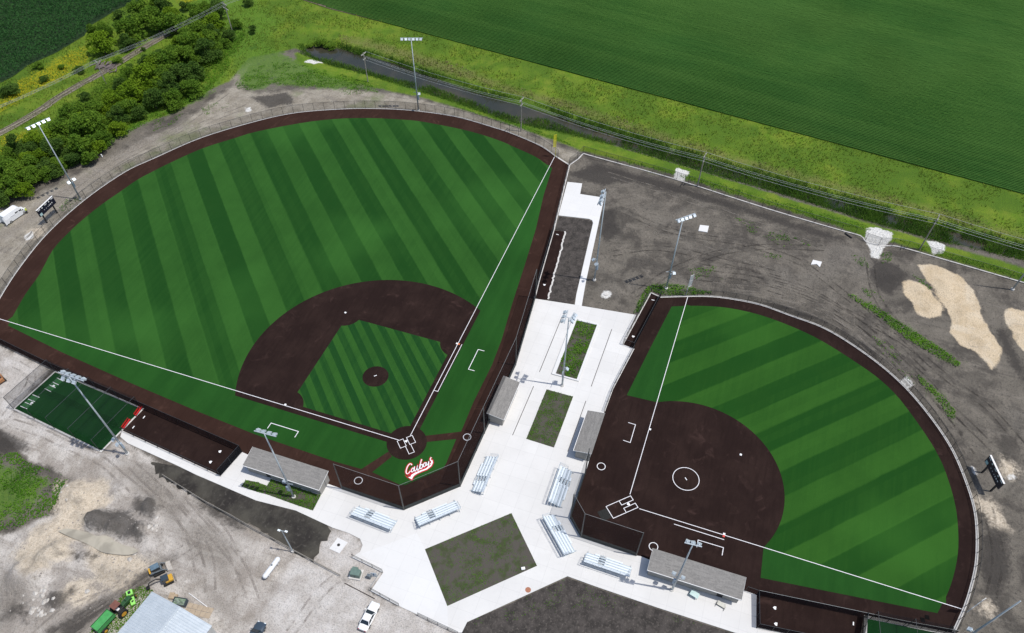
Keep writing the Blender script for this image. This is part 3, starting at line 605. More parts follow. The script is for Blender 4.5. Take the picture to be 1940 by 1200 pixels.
mb = MB(); mb.strip(CAGE, .35, .045, closed=True); mb.strip(P2([(1638, 1240), (1640, 1169), (1806, 1203)]), .55, .05)
struct(mb.build('cage_kerb', m_curb))
mb = MB(); mk = lambda pts: mb.strip(zp(pts, 0, 650), .13, .045)
for pts in ([(700, 430), (775, 470)], [(645, 482), (720, 515)], [(605, 515), (682, 552)], [(550, 560), (625, 600)], [(400, 635), (485, 670)], [(345, 690), (430, 722)], [(305, 728), (388, 762)], [(250, 775), (335, 810)]): mk(pts)
struct(mb.build('cage_markings', m_white))
mb = MB()
for q in ([(700, 432), (772, 468), (622, 598), (552, 562)], [(400, 638), (482, 672), (332, 808), (252, 778)]): mb.poly(zp(q, 0, 650)[::-1], .032)
struct(mb.build('batter_mat', M('mat_green', (.03, .13, .035), (.022, .10, .028), 2)))
for u, v, rz_ in ((102, 729.5, 215), (61, 761.5, 215)): plate((*G(u, v)[:2], .05), R(rz_), 'white home plate in the %s hitting lane of the left batting cage' % ('upper' if u > 90 else 'lower'))
for (u, v), lab in (((414, 855), 'upper'), ((396, 875), 'lower')): plate((*G(u, v)[:2], .036), R(-90), 'white bullpen home plate, %s one beside the left dugout' % lab)
for (u, v), lab in (((273, 791), 'upper'), ((253, 810), 'lower')): slab('pitching_rubber', (*G(u, v)[:2], .036), 0, (.62, .2, .05), 'white bullpen pitching rubber beside the %s red bench' % lab, 'pitching plate')
slab('pitching_rubber', (*G(1056, 445)[:2], .036), R(-5), (.2, .7, .05), 'white pitching rubber in the right field bullpen', 'pitching plate'); plate((*G(1030.5, 542)[:2], .036), R(0), 'white home plate in the right field bullpen')
slab('pitching_rubber', (*G(1237, 569)[:2], .004), 0, (.2, .7, .05), 'white pitching rubber in the bullpen by the weeds above the smaller field', 'pitching plate'); plate((*G(1199, 640)[:2], .004), R(0), 'white home plate in the bullpen left of the smaller outfield')
for (u, v), lab in (((1464, 1151), 'upper'), ((1466, 1181.5), 'lower')): plate((*G(u, v)[:2], .036), R(-90), 'white home plate in the bottom bullpen, %s of the two' % lab)
slab('pitching_rubber', (*G(1616.5, 1182)[:2], .036), 0, (.62, .2, .05), 'white pitching rubber in the bottom bullpen beside the green cage', 'pitching plate')
# raised concrete edge round the upper planter
mb = MB(); inn = P2(BEDS['planter_bed'], .25); out = P2([(1086, 601), (1136, 613), (1096, 722.5), (1045, 708.5)], .25)
for i in range(4): mb.prism([inn[i], inn[(i + 1) % 4], out[(i + 1) % 4], out[i]], .031, .30 + i * .0006)
tag(mb.build('planter_wall', m_conc2), 'low pale concrete wall round the upper weed-filled planter', 'planter')
# trench drains
for i, (a_, b2) in enumerate((((1064, 602), (1022, 705)), ((1159, 624), (1120, 732.5)), ((1011, 732), (971, 825)), ((1110, 760), (1075.5, 856)))):
    p, q = V(*a_, .03), V(*b2, .03); d = q - p
    o = MB().box((0, 0, .008), (d.length, .13, .016)).build('trench_drain', M('drain_grate%d' % i, (.10, .09, .085), (.06, .055, .05), 4, .6)); o.location = (p + q) / 2; o.rotation_euler = (0, 0, math.atan2(d.y, d.x))
    tag(o, ['long dark drain grate left of the upper planter', 'long dark drain grate right of the upper planter', 'long dark drain grate left of the lower planter', 'long dark drain grate right of the lower planter'][i], 'drain', 'trench drains in the plaza')
# concrete kerbs under the outfield fences
mb = MB(); mb.strip(smooth_line(P2(OUTFIELD_CURB), 5), .42, .05); mb.strip(P2(RF_SIDE), .36, .052); mb.strip(smooth_line(P2(DITCH_FENCE[2:]), 3), .38, .048); mb.strip(P2(DITCH_FENCE[:3]), .38, .05)
struct(mb.build('kerb', m_curb), 'pale concrete kerb under the fences of the larger field and the ditch side')
mb = MB(); mb.strip(smooth_line(P2(SOFT_CURB), 5), .5, .05); mb.strip(P2([(1251, 563), (1233, 555), (1180, 653)]), .3, .045); mb.strip(P2([(1201, 661), (1160.5, 737.5), (1145, 780)]), .25, .048)
struct(mb.build('softball_kerb', m_curb), 'pale concrete kerb under the curved fence of the smaller field')
mb = MB(); pr = P2([(1071, 439), (1064, 470), (1056, 500), (1047, 532), (1039, 568)]); pts = []
for i in range(40):
    t = i / 39 * 4; k = min(int(t), 3); p = Vector(pr[k]).lerp(Vector(pr[k + 1]), t - k); pts.append((p.x + rnd.uniform(-.1, .1), p.y + rnd.uniform(-.18, .18)))
mb.strip(pts, .38, .045); mb.strip(P2([(231, 817), (418, 903)]), .25, .048); mb.strip(P2([(1434, 1190.5), (1545, 1214)]), .3, .05); mb.strip(P2([(459, 857), (418, 903)]), .22, .05)
struct(mb.build('bullpen_kerb', m_curb))
# water in the ditch
mt, n_, b__ = principled('ditch_water', .12, .5); h = NT(n_); b__.inputs['Base Color'].default_value = (.040, .040, .032, 1)
n_.links.new(h.mix(h.ramp(h.noise(.06, 4), .4, .65), (.030, .032, .022), (.058, .050, .032)), b__.inputs['Base Color']); h.bump(b__, h.noise(1.2, 4, .6, h.mapping((1, 2.5, 1))), .08, .05)
Wp = P2(DITCH, -1.0); sheet('water', [Wp], -1.0, mt, label='still grey-brown water in the drainage ditch')

# ------------------------------------------------------------------ metals and other object materials
m_galv = M('galvanised', (.46, .51, .54), (.38, .43, .46), 2, .5, .5, .2)
m_lamp = M('lamp_housing', (.58, .64, .68), (.50, .56, .60), 3, .4, .5, .3)
m_lens = M('lamp_lens', (.80, .84, .86), (.72, .78, .8), 3, .2, .6)
m_blackm = M('black_metal', (.018, .018, .020), (.026, .026, .028), 3, .55, .4)
m_rail = M('fence_rail', (.075, .08, .085), (.05, .055, .06), 3, .5, .4, .4)
m_greyrail = M('grey_rail', (.30, .31, .31), (.24, .25, .25), 3, .5, .4, .3)
m_link = dark_mesh_mat('chain_link', .26)
m_screen = dark_mesh_mat('wind_screen', .80)
m_net = dark_mesh_mat('backstop_net', .34)
m_cagenet = dark_mesh_mat('cage_net', .22)
m_alu = M('aluminium', (.74, .80, .84), (.68, .74, .79), 4, .45, .5, .08)
m_aluframe = M('aluminium_frame', (.48, .55, .60), (.42, .48, .53), 4, .5, .5, .1)
m_wood = M('pole_wood', (.36, .33, .29), (.25, .23, .20), 3, .9)
m_wire = M('wire', (.55, .57, .56), (.48, .5, .5), 1, .5, .5, .2)
m_glass = M('window_glass', (.010, .018, .026), (.014, .022, .03), 2, .06, .8)
m_tyre = M('tyre', (.018, .018, .018), (.028, .027, .026), 5, .85)

# ------------------------------------------------------------------ fences
POSTS = {}
def post_mesh(hh, r, mat):
    k = (round(hh, 2), r, mat.name)
    if k not in POSTS: POSTS[k] = MB().tube((0, 0, -.25), (0, 0, hh), r, n=6).mesh('post', mat)
    return POSTS[k]
def resample(pts, step):
    p = [Vector((q[0], q[1])) for q in pts]; L = [0]
    for a, b in zip(p[:-1], p[1:]): L.append(L[-1] + (b - a).length)
    n = max(1, round(L[-1] / step)); out = []; j = 0
    for i in range(n + 1):
        t = L[-1] * i / n
        while j < len(L) - 2 and L[j + 1] < t: j += 1
        out.append(p[j].lerp(p[j + 1], (t - L[j]) / max(1e-9, L[j + 1] - L[j])))
    return out
def fence(label, pts, hh, step=3.0, mesh=None, rail=None, post=None, r=.045, z0=.04, mid=False, name='chain_link_fence', bottom=False, cat='fence', panels=True, corners=None):
    mesh = mesh or m_link; rail = rail or m_rail; post = post or m_blackm
    q = resample(pts, step) if corners is None else [Vector(p) for p in corners]
    t = thing(name, label, cat, (q[0].x, q[0].y, z0)); o0 = q[0]
    for p in q: link(post_mesh(hh, r, post), 'post', t, (p.x - o0.x, p.y - o0.y, 0))
    mb = MB(); loc = [Vector((p.x - o0.x, p.y - o0.y, hh)) for p in q]; mb.path(loc, .036, 5); mb.build('top_rail', rail, t)
    if mid: MB().path([p - Vector((0, 0, hh * .5)) for p in loc], .026, 5).build('middle_rail', rail, t)
    if bottom: MB().path([p - Vector((0, 0, hh - .08)) for p in loc], .026, 5).build('bottom_rail', rail, t)
    if panels:
        for a, b in zip(loc[:-1], loc[1:]):
            MB().add([(a.x, a.y, .04), (b.x, b.y, .04), (b.x, b.y, hh - .03), (a.x, a.y, hh - .03)], [(0, 1, 2, 3)]).build('mesh_panel', mesh, t)
    return t
fence('black chain-link fence curving along the outer edge of the larger outfield', smooth_line(P2(OUTFIELD_CURB[:-1]), 4), 2.45, 3.0, bottom=True)
fence('black fence along the right field foul side of the larger field', P2(RF_SIDE[:2]), 2.4, 3.0, z0=.055)
fence('dark screened fence between the right field warning track and its bullpen', P2([(1049, 437), (1020, 537), (1013, 566)]), 2.4, 3.0, mesh=m_screen, z0=.055)
fence('black fence running along the ditch above the bare dirt lot', P2(DITCH_FENCE[:3]) + smooth_line(P2(DITCH_FENCE[3:]), 3), 2.3, 3.4)
fence('black chain-link fence curving round the smaller outfield', smooth_line(P2(SOFT_CURB), 4), 1.9, 2.9, bottom=True, rail=m_blackm)
fence('dark screened fence from the left batting cage to the left field corner', P2([(95, 697), (0, 651), (-40, 632)]), 2.4, 3.0, mesh=m_screen)
fence('dark screened fence between left field track and left bullpen', P2([(459, 857), (265, 772), (95, 697)]), 2.4, 2.6, mesh=m_screen)
fence('low black fence on the concrete strip below the left bullpen', P2([(231, 817), (418, 903)]), 1.3, 3.0, z0=.05)
fence('dark screened fence at the dugout end of the left bullpen', P2([(418, 903), (459, 857)]), 2.4, 2.6, mesh=m_screen, z0=.05)
fence('tall screened fence splitting the left bullpen of the smaller field from its outfield', P2([(1251, 563), (1200, 660)]), 2.0, 2.8, mesh=m_screen)
fence('black fence at the top of the bullpen beside the weeds', P2([(1233, 555), (1251, 563)]), 2.0, 2.4)
fence('thin black fence between the plaza and the small upper bullpen', P2([(1233, 555), (1180, 653), (1201, 661)]), 1.9, 2.6)
fence('low black fence on the plaza edge above the upper left dugout of the smaller field', P2([(1201, 661), (1160.5, 737.5), (1145, 780)]), 1.3, 2.7, z0=.05, mid=True)
fence('black fence between the lower dugout of the smaller field and its bullpen corner', P2([(1412, 1120), (1433, 1127.5)]), 1.9, 2.2)
fence('black fence with pale top rail along the smaller field\'s lower warning track', P2([(1433, 1127.5), (1636, 1170), (1700, 1184), (1806, 1203)]), 2.0, 2.7, rail=m_greyrail, mesh=m_screen)
fence('dark screened fence at the plaza end of the bottom bullpen', P2([(1433, 1127.5), (1434, 1190)]), 1.9, 2.2, mesh=m_screen, z0=.05)
fence('dark screened fence along the lower side of the bottom bullpen', P2([(1434, 1190), (1545, 1213)]), 1.9, 2.4, mesh=m_screen, z0=.05)
fence('dark fence between the bottom bullpen and the green cage', P2([(1636, 1170), (1628, 1215)]), 2.2, 2.4, mesh=m_screen)
for lab, (a_, b2) in (('black handrail beside the gravel pad with the transformer', ((667.6, 1055.5), (725, 1084))), ('black handrail at the plaza edge above the white car', ((703, 1119), (756, 1148))), ('black handrail at the plaza corner right of the white car', ((792, 1166), (868, 1202)))):
    fence(lab, P2([a_, b2]), 1.15, 1.9, mid=True, r=.035, name='handrail', cat='handrail', z0=.035)
fence('thin grey rail joining the two handrails beside the transformer', P2([(725, 1085), (703, 1118)]), 1.1, 3.6, rail=m_greyrail, post=m_greyrail, r=.02, name='handrail', cat='handrail', panels=False, z0=.02)
# short posts along the edge of the black soil
sil = P2([(310, 903), (345, 925), (390, 953), (440, 980), (487, 1007), (512, 1020), (562, 1048), (592, 1064), (618, 1078), (645, 1092)])
fence('row of thin leaning wire-fence stakes along the black soil bed', [], .9, corners=sil, r=.03, name='silt_fence', rail=m_wood, mesh=mesh_mat('silt_cloth', (.45, .40, .33), .75), post=m_wood, z0=-.02)

# ------------------------------------------------------------------ tall backstop nets
def backstop(label, pts, hh=9.0):
    t = thing('backstop_net', label, 'net', (*pts[0], .03)); o0 = Vector((*pts[0], 0))
    L = [Vector((*p, 0)) - o0 for p in pts]
    pm = MB().tube((0, 0, -.2), (0, 0, hh), .13, .10, 8).mesh('net_post', M('post_paint', (.075, .075, .07), (.1, .1, .095), 2, .5))
    for p in L: link(pm, 'net_post', t, p)
    up = Vector((0, 0, hh - .05)); MB().path([p + up for p in L], .03, 5).build('top_cable', m_greyrail, t)
    for a, b in zip(L[:-1], L[1:]):
        MB().add([a + Vector((0, 0, 1.1)), b + Vector((0, 0, 1.1)), b + up, a + up], [(0, 1, 2, 3)]).build('netting', m_net, t)
        d = (b - a); n = max(1, round(d.length / 4.2)); nr = Vector((-d.y, d.x, 0)).normalized() * .0
        wl = MB(); ang = math.atan2(d.y, d.x); wl.box((a + b) / 2 + Vector((0, 0, .55)), (d.length - .3, .12, 1.1), ang); wl.build('padded_wall', M('pad_dark', (.020, .026, .026), (.03, .036, .036), 2, .6), t)
        for i in range(1, n):
            q = a.lerp(b, i / n); MB().box(q + Vector((0, 0, .62)), (.14, .2, 1.3), ang).build('pad_post', m_blackm, t)
    return t
backstop('tall dark backstop net behind home plate of the larger field', NET_B[:4])
backstop('tall dark net along the first base side up to the right field bullpen', [(7.1, -13.72), (25.8, -13.92), (46.2, -11.72)])
backstop('tall dark backstop net behind home plate of the smaller brown infield', NET_S)

# ------------------------------------------------------------------ dugouts
m_shingle, n_, b__ = principled('shingle_roof', .92, .15); h = NT(n_)
bk = n_.nodes.new('ShaderNodeTexBrick'); bk.inputs['Scale'].default_value = 1.0; bk.inputs['Brick Width'].default_value = .9; bk.inputs['Row Height'].default_value = .20; bk.inputs['Mortar Size'].default_value = .010
bk.inputs['Color1'].default_value = (.25, .24, .225, 1); bk.inputs['Color2'].default_value = (.185, .178, .168, 1); bk.inputs['Mortar'].default_value = (.13, .125, .12, 1)
n_.links.new(n_.nodes.new('ShaderNodeTexCoord').outputs['Object'], bk.inputs['Vector'])
n_.links.new(h.mix(h.math('MULTIPLY', h.ramp(h.noise(3, 5, .8), .4, .7), .55), bk.outputs[0], (.30, .285, .265)), b__.inputs['Base Color'])
m_wall = M('dugout_wall', (.33, .315, .285), (.29, .275, .25), 1.2, .85)
m_trim = M('white_trim', (.78, .77, .75), (.72, .71, .70), 2, .6)
m_dark = M('door_dark', (.03, .028, .026), (.045, .042, .04), 3, .7)
def dugout(label, cx, cy, L, rz, D=3.5, doors=(), hf=3.05, hb=2.5):
    """long axis local x, open front faces +y (the field), low eave at -y"""
    t = thing('dugout', label, 'dugout', (cx, cy, .03), rz); x = L / 2; y = D / 2; th = .15
    doorx = sorted(doors); segs = []; s0 = -x
    for dx in doorx: segs.append((s0, dx - .5)); s0 = dx + .5
    segs.append((s0, x))
    for a, b in segs: MB().box(((a + b) / 2, -y + th / 2, hb / 2), (b - a, th, hb)).build('back_wall', m_wall, t)
    for dx in doorx:
        MB().box((dx, -y + th / 2, hb - .2), (1.0, th, .4)).build('door_lintel', m_wall, t)
        d = MB().box((dx, -y + th * .75, (hb - .4) / 2), (.98, .05, hb - .4)).build('door', m_dark, t); MB().box((dx + .36, -y + th * .75 - .05, 1.0), (.1, .06, .04)).build('handle', m_galv, d)
    for s in (-1, 1):
        mb = MB(); xx = s * (x - th / 2)
        mb.add([(xx - th / 2, -y + th, 0), (xx + th / 2, -y + th, 0), (xx + th / 2, y, 0), (xx - th / 2, y, 0), (xx - th / 2, -y + th, hb), (xx + th / 2, -y + th, hb), (xx + th / 2, y, hf - .05), (xx - th / 2, y, hf - .05)], [(0, 3, 2, 1), (4, 5, 6, 7), (0, 1, 5, 4), (1, 2, 6, 5), (2, 3, 7, 6), (3, 0, 4, 7)]); mb.build('side_wall', m_wall, t)
    ov = .38; sl = (hf - hb) / D; ya, yb = -y - ov, y + .25; za, zb = hb + .06 - sl * ov, hf + .06 + sl * .25
    mb = MB(); X2 = x + .25; k = .12
    mb.add([(-X2, ya, za), (X2, ya, za), (X2, yb, zb), (-X2, yb, zb), (-X2, ya, za + k), (X2, ya, za + k), (X2, yb, zb + k), (-X2, yb, zb + k)], [(0, 3, 2, 1), (4, 5, 6, 7), (0, 1, 5, 4), (1, 2, 6, 5), (2, 3, 7, 6), (3, 0, 4, 7)]); rf = mb.build('roof', m_shingle, t)
    MB().box((0, ya - .06, za + .05), (2 * X2 + .1, .1, .14)).build('gutter', m_trim, rf)
    for s in (-1, 1):
        MB().add([(s * (X2 + .02), ya, za - .04), (s * (X2 + .05), ya, za - .04), (s * (X2 + .05), yb, zb - .04), (s * (X2 + .02), yb, zb - .04), (s * (X2 + .02), ya, za + k + .02), (s * (X2 + .05), ya, za + k + .02), (s * (X2 + .05), yb, zb + k + .02), (s * (X2 + .02), yb, zb + k + .02)], [(0, 3, 2, 1), (4, 5, 6, 7), (0, 1, 5, 4), (1, 2, 6, 5), (2, 3, 7, 6), (3, 0, 4, 7)]).build('fascia', m_trim, rf)
    nn = max(2, round(L / 4))
    for i in range(nn + 1): MB().tube((-x + .3 + (L - .6) * i / nn, y - .12, 0), (-x + .3 + (L - .6) * i / nn, y - .12, hf), .06, n=8).build('front_post', m_blackm, t)
    MB().box((0, -y + .6, .45), (L - .8, .4, .06)).build('bench', m_alu, t)
    MB().add([(-x + .2, y - .05, .05), (x - .2, y - .05, .05), (x - .2, y - .05, 1.2), (-x + .2, y - .05, 1.2)], [(0, 1, 2, 3)]).build('front_screen', m_link, t)
    return t
dugout('long grey-shingled dugout on the third base side of the larger field', -14.35, 18.1, 15.6, R(-90), 3.3, doors=(-3.3,))
dugout('grey-shingled dugout on the first base side beside the plaza net', 14.75, -15.0, 9.4, R(0), 3.0)
dugout('grey-shingled dugout on the third base side of the smaller field', 12.5, -33.75, 9.5, R(180), 2.9)
dugout('long grey-shingled dugout on the lower side of the smaller field', -9.6, -58.75, 15.6, R(-90), 3.3, doors=(4.7,))

# ------------------------------------------------------------------ bleachers
def bleacher_parts():
    L = 8.2; parts = []
    def seat(y, z, w, a=-L / 2, b=L / 2): return MB().box(((a + b) / 2, y, z), (b - a, w, .05))
    rows = 5
    aisle = (.55, 1.75)
    for i in range(rows):
        y = .35 + i * .58; z = .43 + i * .23
        if i < rows - 1:
            for a, b in ((-L / 2 if i else -2.4, aisle[0]), (aisle[1], L / 2 if i else 2.6)): parts.append(('seat_plank', seat(y, z, .27, a, b), m_alu))
            for k in range(3): parts.append(('step', MB().box(((aisle[0] + aisle[1]) / 2, y - .18 + k * .16, z - .12), (1.0, .10, .04)), m_aluframe)) if k != 1 else None
        else: parts.append(('seat_plank', seat(y, z, .34), m_alu))
        if i: parts.append(('foot_plank', seat(y - .30, z - .27, .26, -L / 2 + .05, L / 2 - .05), m_aluframe))
    for x in (-3.9, -1.95, 0, 1.95, 3.9):
        fr = MB(); parts.append(('frame', fr, m_aluframe)); fr.tube((x, .1, .05), (x, 2.9, .05), .035); fr.tube((x, .1, .3), (x, 2.75, 1.33), .03); fr.tube((x, 2.75, .05), (x, 2.75, 1.35), .035); fr.tube((x, 1.4, .05), (x, 1.4, .8), .03); fr.tube((x, .35, .05), (x, .35, .4), .03)
        fr.tube((x, 1.4, .8), (x, 2.75, .1), .02)
    gr = MB()
    for z in (1.75, 2.1, 2.4): gr.tube((-L / 2, 3.0, z), (L / 2, 3.0, z), .022)
    for x in np.linspace(-L / 2, L / 2, 6): gr.tube((x, 3.0, 1.2), (x, 3.0, 2.4), .022)
    for x in (-L / 2, L / 2):
        for dz in (.4, .75, 1.0): gr.tube((x, 1.4, .85 + dz), (x, 3.0, 1.4 + dz), .02)
        gr.tube((x, 1.4, .8), (x, 1.4, 1.85), .022)
    parts.append(('guard_rail', gr, m_aluframe))
    hr = MB()
    for i in (0, 1, 2):
        y = .45 + i * .8; z = .45 + i * .32; hr.tube((1.15, y, z), (1.15, y, z + .85), .022); hr.tube((1.15, y, z + .85), (1.15, y + .5, z + 1.0), .022); hr.tube((1.15, y + .5, z + 1.0), (1.15, y + .5, z + .2), .022)
    parts.append(('handrail', hr, m_aluframe))
    return [(n, mb.mesh(n, mt), ) for n, mb, mt in parts]
BP = bleacher_parts()
def bleacher(label, ba, bb, fa):
    """ba, bb: pixels of the two ends of the high back plank (1.4 m up); fa: a front pixel"""
    a, b, f = V(*ba, 1.4), V(*bb, 1.4), V(*fa, .4)
    mid_ = (a + b) / 2; d = (b - a); d.z = 0; d.normalize(); yv = Vector((-d.y, d.x, 0))
    if (f - mid_).dot(yv) > 0: d = -d; yv = -yv     # local +y points to the back
    p = mid_ - yv * 2.75
    t = thing('bleacher', label, 'bleachers', (p.x, p.y, .034), math.atan2(d.y, d.x), 'aluminium bleachers on the plaza')
    for n, me_ in BP: link(me_, n, t)
bleacher('silver aluminium bleachers left of the backstop corner, in front of the gravel pad', (665.5, 974), (740, 1003), (716, 970))
bleacher('silver aluminium bleachers right of the backstop corner, facing home plate', (794, 995.7), (871, 963), (826, 960))
bleacher('silver aluminium bleachers standing below the first base dugout of the larger field', (942, 866), (914.6, 932), (902, 898))
bleacher('silver aluminium bleachers below the third base dugout of the smaller field', (1063.5, 882), (1040, 950), (1074, 926))
bleacher('silver aluminium bleachers between the centre bed and the smaller field\'s backstop', (1030, 980), (1069, 1050), (1073, 1007))
bleacher('silver aluminium bleachers left of the smaller field\'s lower dugout', (1107.5, 1064), (1191, 1092), (1157, 1056))

# ------------------------------------------------------------------ floodlight poles
def flood_mesh():
    mb = MB(); mb.box((.22, 0, -.16), (.62, .68, .30), 0, R(38)); mb.box((-.05, 0, -.02), (.18, .14, .3)); return mb.mesh('floodlight', m_lamp)
FL = flood_mesh()
FLL = MB().box((.37, 0, -.34), (.05, .58, .40), 0, R(38)).mesh('lens', m_lens)
def light_pole(label, base, hh, arms, low=None, lamps=5):
    b = G(*base) if not isinstance(base[0], str) else base[1]
    t = thing('light_pole', label, 'floodlight', (b[0], b[1], gz(b[0], b[1]) if built_flag(b) else .03), 0, 'floodlight poles round the two fields')
    MB().tube((0, 0, -.3), (0, 0, hh), .21, .10, 10).build('pole', m_galv, t, smooth=True)
    MB().tube((0, 0, -.05), (0, 0, .35), .42, .40, 10).build('footing', m_curb, t)
    for (pa, pb, z, n, face) in arms:
        A = V(*pa, hh + z) - Vector((b[0], b[1], 0)); B = V(*pb, hh + z) - Vector((b[0], b[1], 0))
        d = (B - A); ln = d.length; ang = math.atan2(d.y, d.x); ct = (A + B) / 2
        arm = MB().box((ct.x, ct.y, hh + z), (ln, .16, .16), ang).build('crossarm', m_galv, t)
        if ct.xy.length > .4: MB().tube((0, 0, hh + z), (ct.x, ct.y, hh + z), .06).build('bracket', m_galv, t)
        nrm = Vector((-d.y, d.x, 0)).normalized()
        tgt = Vector((face[0] - b[0], face[1] - b[1], 0))
        if nrm.dot(tgt) < 0: nrm = -nrm
        fa = math.atan2(nrm.y, nrm.x)
        for i in range(n):
            p = A.lerp(B, (i + .5) / n if n > 1 else .5); q = p + nrm * .25
            fl = link(FL, 'floodlight', t, (q.x, q.y, hh + z + .02), fa + R(rnd.uniform(-14, 14))); link(FLL, 'lens', fl)
    if low:
        z, off, face = low
        an = math.atan2(face[1] - b[1], face[0] - b[0])
        MB().box((0.34 * math.cos(an + 2), .34 * math.sin(an + 2), z - .7), (.34, .42, 1.5), an).build('ballast_box', M('ballast', (.36, .43, .50), (.30, .37, .44), 3, .5), t)
        c, s = math.cos(an), math.sin(an); MB().tube((-s * 1.0, c * 1.0, z + .9), (s * 1.0, -c * 1.0, z + .9), .06).build('low_crossarm', m_galv, t)
        for k in ((-1, 1) if off else (1,)):
            fl = link(FL, 'floodlight', t, (c * .3 - s * .8 * k, s * .3 + c * .8 * k, z + .9), an); link(FLL, 'lens', fl)
    return t
def built_flag(b): return gz(b[0], b[1]) > -.2 or True
IN, SIN = (22, 22), (16, -60)
light_pole('tall floodlight pole outside the left field fence by the van', (153, 378), 21.6, [((47, 243), (94, 222), 0, 5, IN)], (5.2, True, IN))
light_pole('tall floodlight pole outside the outfield fence near the ditch water', (793, 210), 21.2, [((758, 72), (801, 72), 0, 6, IN)], (5.0, False, IN))
light_pole('tall double-tiered floodlight pole on the dirt beside the right field path', (1126, 531), 25.5, [((1147, 358), (1141, 384), 0, 3, IN), ((1141, 366), (1132, 388), -1.0, 3, (0, -60))], (5.2, True, IN))
light_pole('tall floodlight pole on the dirt by the smaller outfield corner weeds', (1262, 547), 19.7, [((1280, 417), (1317, 404), 0, 5, SIN)], (4.6, False, SIN))
light_pole('tall floodlight pole in the plaza between the two planters', (1065, 731), 20.9, [((1069, 612), (1076, 587), 0, 3, (24, 30)), ((1078, 609), (1088, 592), 0, 3, (24, -90))], (4.2, False, (24, -60)))
light_pole('tall floodlight pole standing by the left batting cage corner', (242, 860), 24.2, [((110, 705), (158, 722), 0, 5, IN), ((117, 711), (148, 721), -.8, 3, (-40, 60))], (4.0, True, (-40, 60)))
light_pole('tall floodlight pole in the weedy bed behind the left dugout', (557, 942), 21.3, [((481, 816), (523, 827), 0, 4, IN)], (4.2, False, IN))
light_pole('floodlight pole behind the lower dugout of the smaller field', (1273, 1118), 18.3, [((1297, 1028), (1330, 1036), 0, 3, SIN)], (4.6, True, SIN))
light_pole('floodlight pole at the bottom right corner, mostly outside the picture', (1800, 1229.5), 21.0, [], (6.0, True, SIN))
p_ = G(1918, 549); light_pole('bluish floodlight pole at the right edge above the sand patches', (1918, 549), 20.0, [], None)

# foul poles
def foul_pole(label, base, hh, mat, screen, z1, z2, dirx):
    b = G(*base); t = thing('foul_pole', label, 'foul pole', (b[0], b[1], .03))
    MB().tube((0, 0, -.2), (0, 0, hh), .07, .07, 8).build('pole', mat, t)
    d = Vector((math.cos(dirx), math.sin(dirx), 0)); a = Vector((0, 0, z1)); b2 = Vector((0, 0, z2)); o = d * .85
    MB().path([a, a + o, b2 + o, b2], .035, 5).tube((a + b2) / 2, (a + b2) / 2 + o, .03).build('screen_frame', mat, t)
    MB().add([a, a + o, b2 + o, b2], [(0, 1, 2, 3)]).build('screen', screen, t)
m_yel = M('foul_yellow', (.72, .66, .04), (.62, .56, .03), 3, .6)
foul_pole('yellow foul pole with screen at the right field corner', (1052, 297), 6.9, m_yel, mesh_mat('ys', (.72, .66, .04), .7), 3.2, 6.9, PI * .75)
foul_pole('white foul pole with screen at the left corner of the smaller outfield', (1299, 561), 6.4, m_trim, mesh_mat('ws', (.6, .63, .65), .65), 2.9, 6.4, -PI * .25)
foul_pole('white foul pole with screen at the lower right corner of the smaller outfield', (1832, 1160), 6.2, m_trim, mesh_mat('ws2', (.66, .69, .72), .92), 2.6, 6.2, PI * .75)

# ------------------------------------------------------------------ utility poles and wires
def utility_pole(label, base, hh, arm_dir, arms=((-.4, 2.4), (-2.0, 1.3)), z=None):
    b = G(*base); zz = gz(b[0], b[1]); t = thing('utility_pole', label, 'utility pole', (b[0], b[1], zz)); hh -= zz
    MB().tube((0, 0, -.5), (0, 0, hh), .17, .12, 8).build('pole', m_wood, t)
    ends = []
    for dz, ln in arms:
        ca, sa_ = math.cos(arm_dir), math.sin(arm_dir)
        MB().box((0, 0, hh + dz), (ln, .14, .16), arm_dir).build('crossarm', M('arm_pale', (.5, .47, .42), (.42, .4, .36), 3), t)
        for k in (-1, -.45, .45, 1):
            x = k * (ln / 2 - .08); MB().tube((ca * x, sa_ * x, hh + dz + .08), (ca * x, sa_ * x, hh + dz + .28), .045, .06).build('insulator', M('insul', (.45, .46, .46), None, 2, .3), t)
            ends.append(Vector((b[0] + ca * x, b[1] + sa_ * x, zz + hh + dz + .28)))
    MB().box((.18, 0, hh - 2.4), (.06, .06, .9)).build('bracket', m_galv, t)
    return ends
dA = V(987, 249) - V(697, 155); aA = math.atan2(dA.y, dA.x) + PI / 2
U = [utility_pole('weathered wooden utility pole on the near bank of the ditch water', (697, 155), 9.2, aA),
     utility_pole('wooden utility pole just outside the outfield fence by the ditch', (987, 249), 10.2, aA),
     utility_pole('wooden utility pole behind the dirt lot fence beside white rocks', (1321, 353), 9.9, aA),
     utility_pole('leaning-looking wooden utility pole on the ditch bank by the riprap', (1742, 473), 10.3, aA)]
far_ = [e + (U[3][i] - U[2][i]) for i, e in enumerate(U[3])]
def wire(label, pts, group, sag=.9, r=.026):
    mb = MB()
    for a, b in zip(pts[:-1], pts[1:]):
        q = [a.lerp(b, i / 14) - Vector((0, 0, sag * 4 * (i / 14) * (1 - i / 14))) for i in range(15)]; mb.path(q, r, 4)
    tag(mb.build('power_line', m_wire), label, 'wire', group)
for i in range(4): wire(['outermost power line on the ditch side of the utility poles', 'second power line from the ditch on the utility poles', 'second power line from the ball fields on the utility poles', 'power line nearest the ball fields on the utility poles'][i], [q_[(0, 4, 7, 3)[i]] for q_ in (U[0], U[1], U[2], U[3], far_)], 'power lines along the ditch')
dB = V(440, 60) - V(201, 159); aB = math.atan2(dB.y, dB.x) + PI / 2
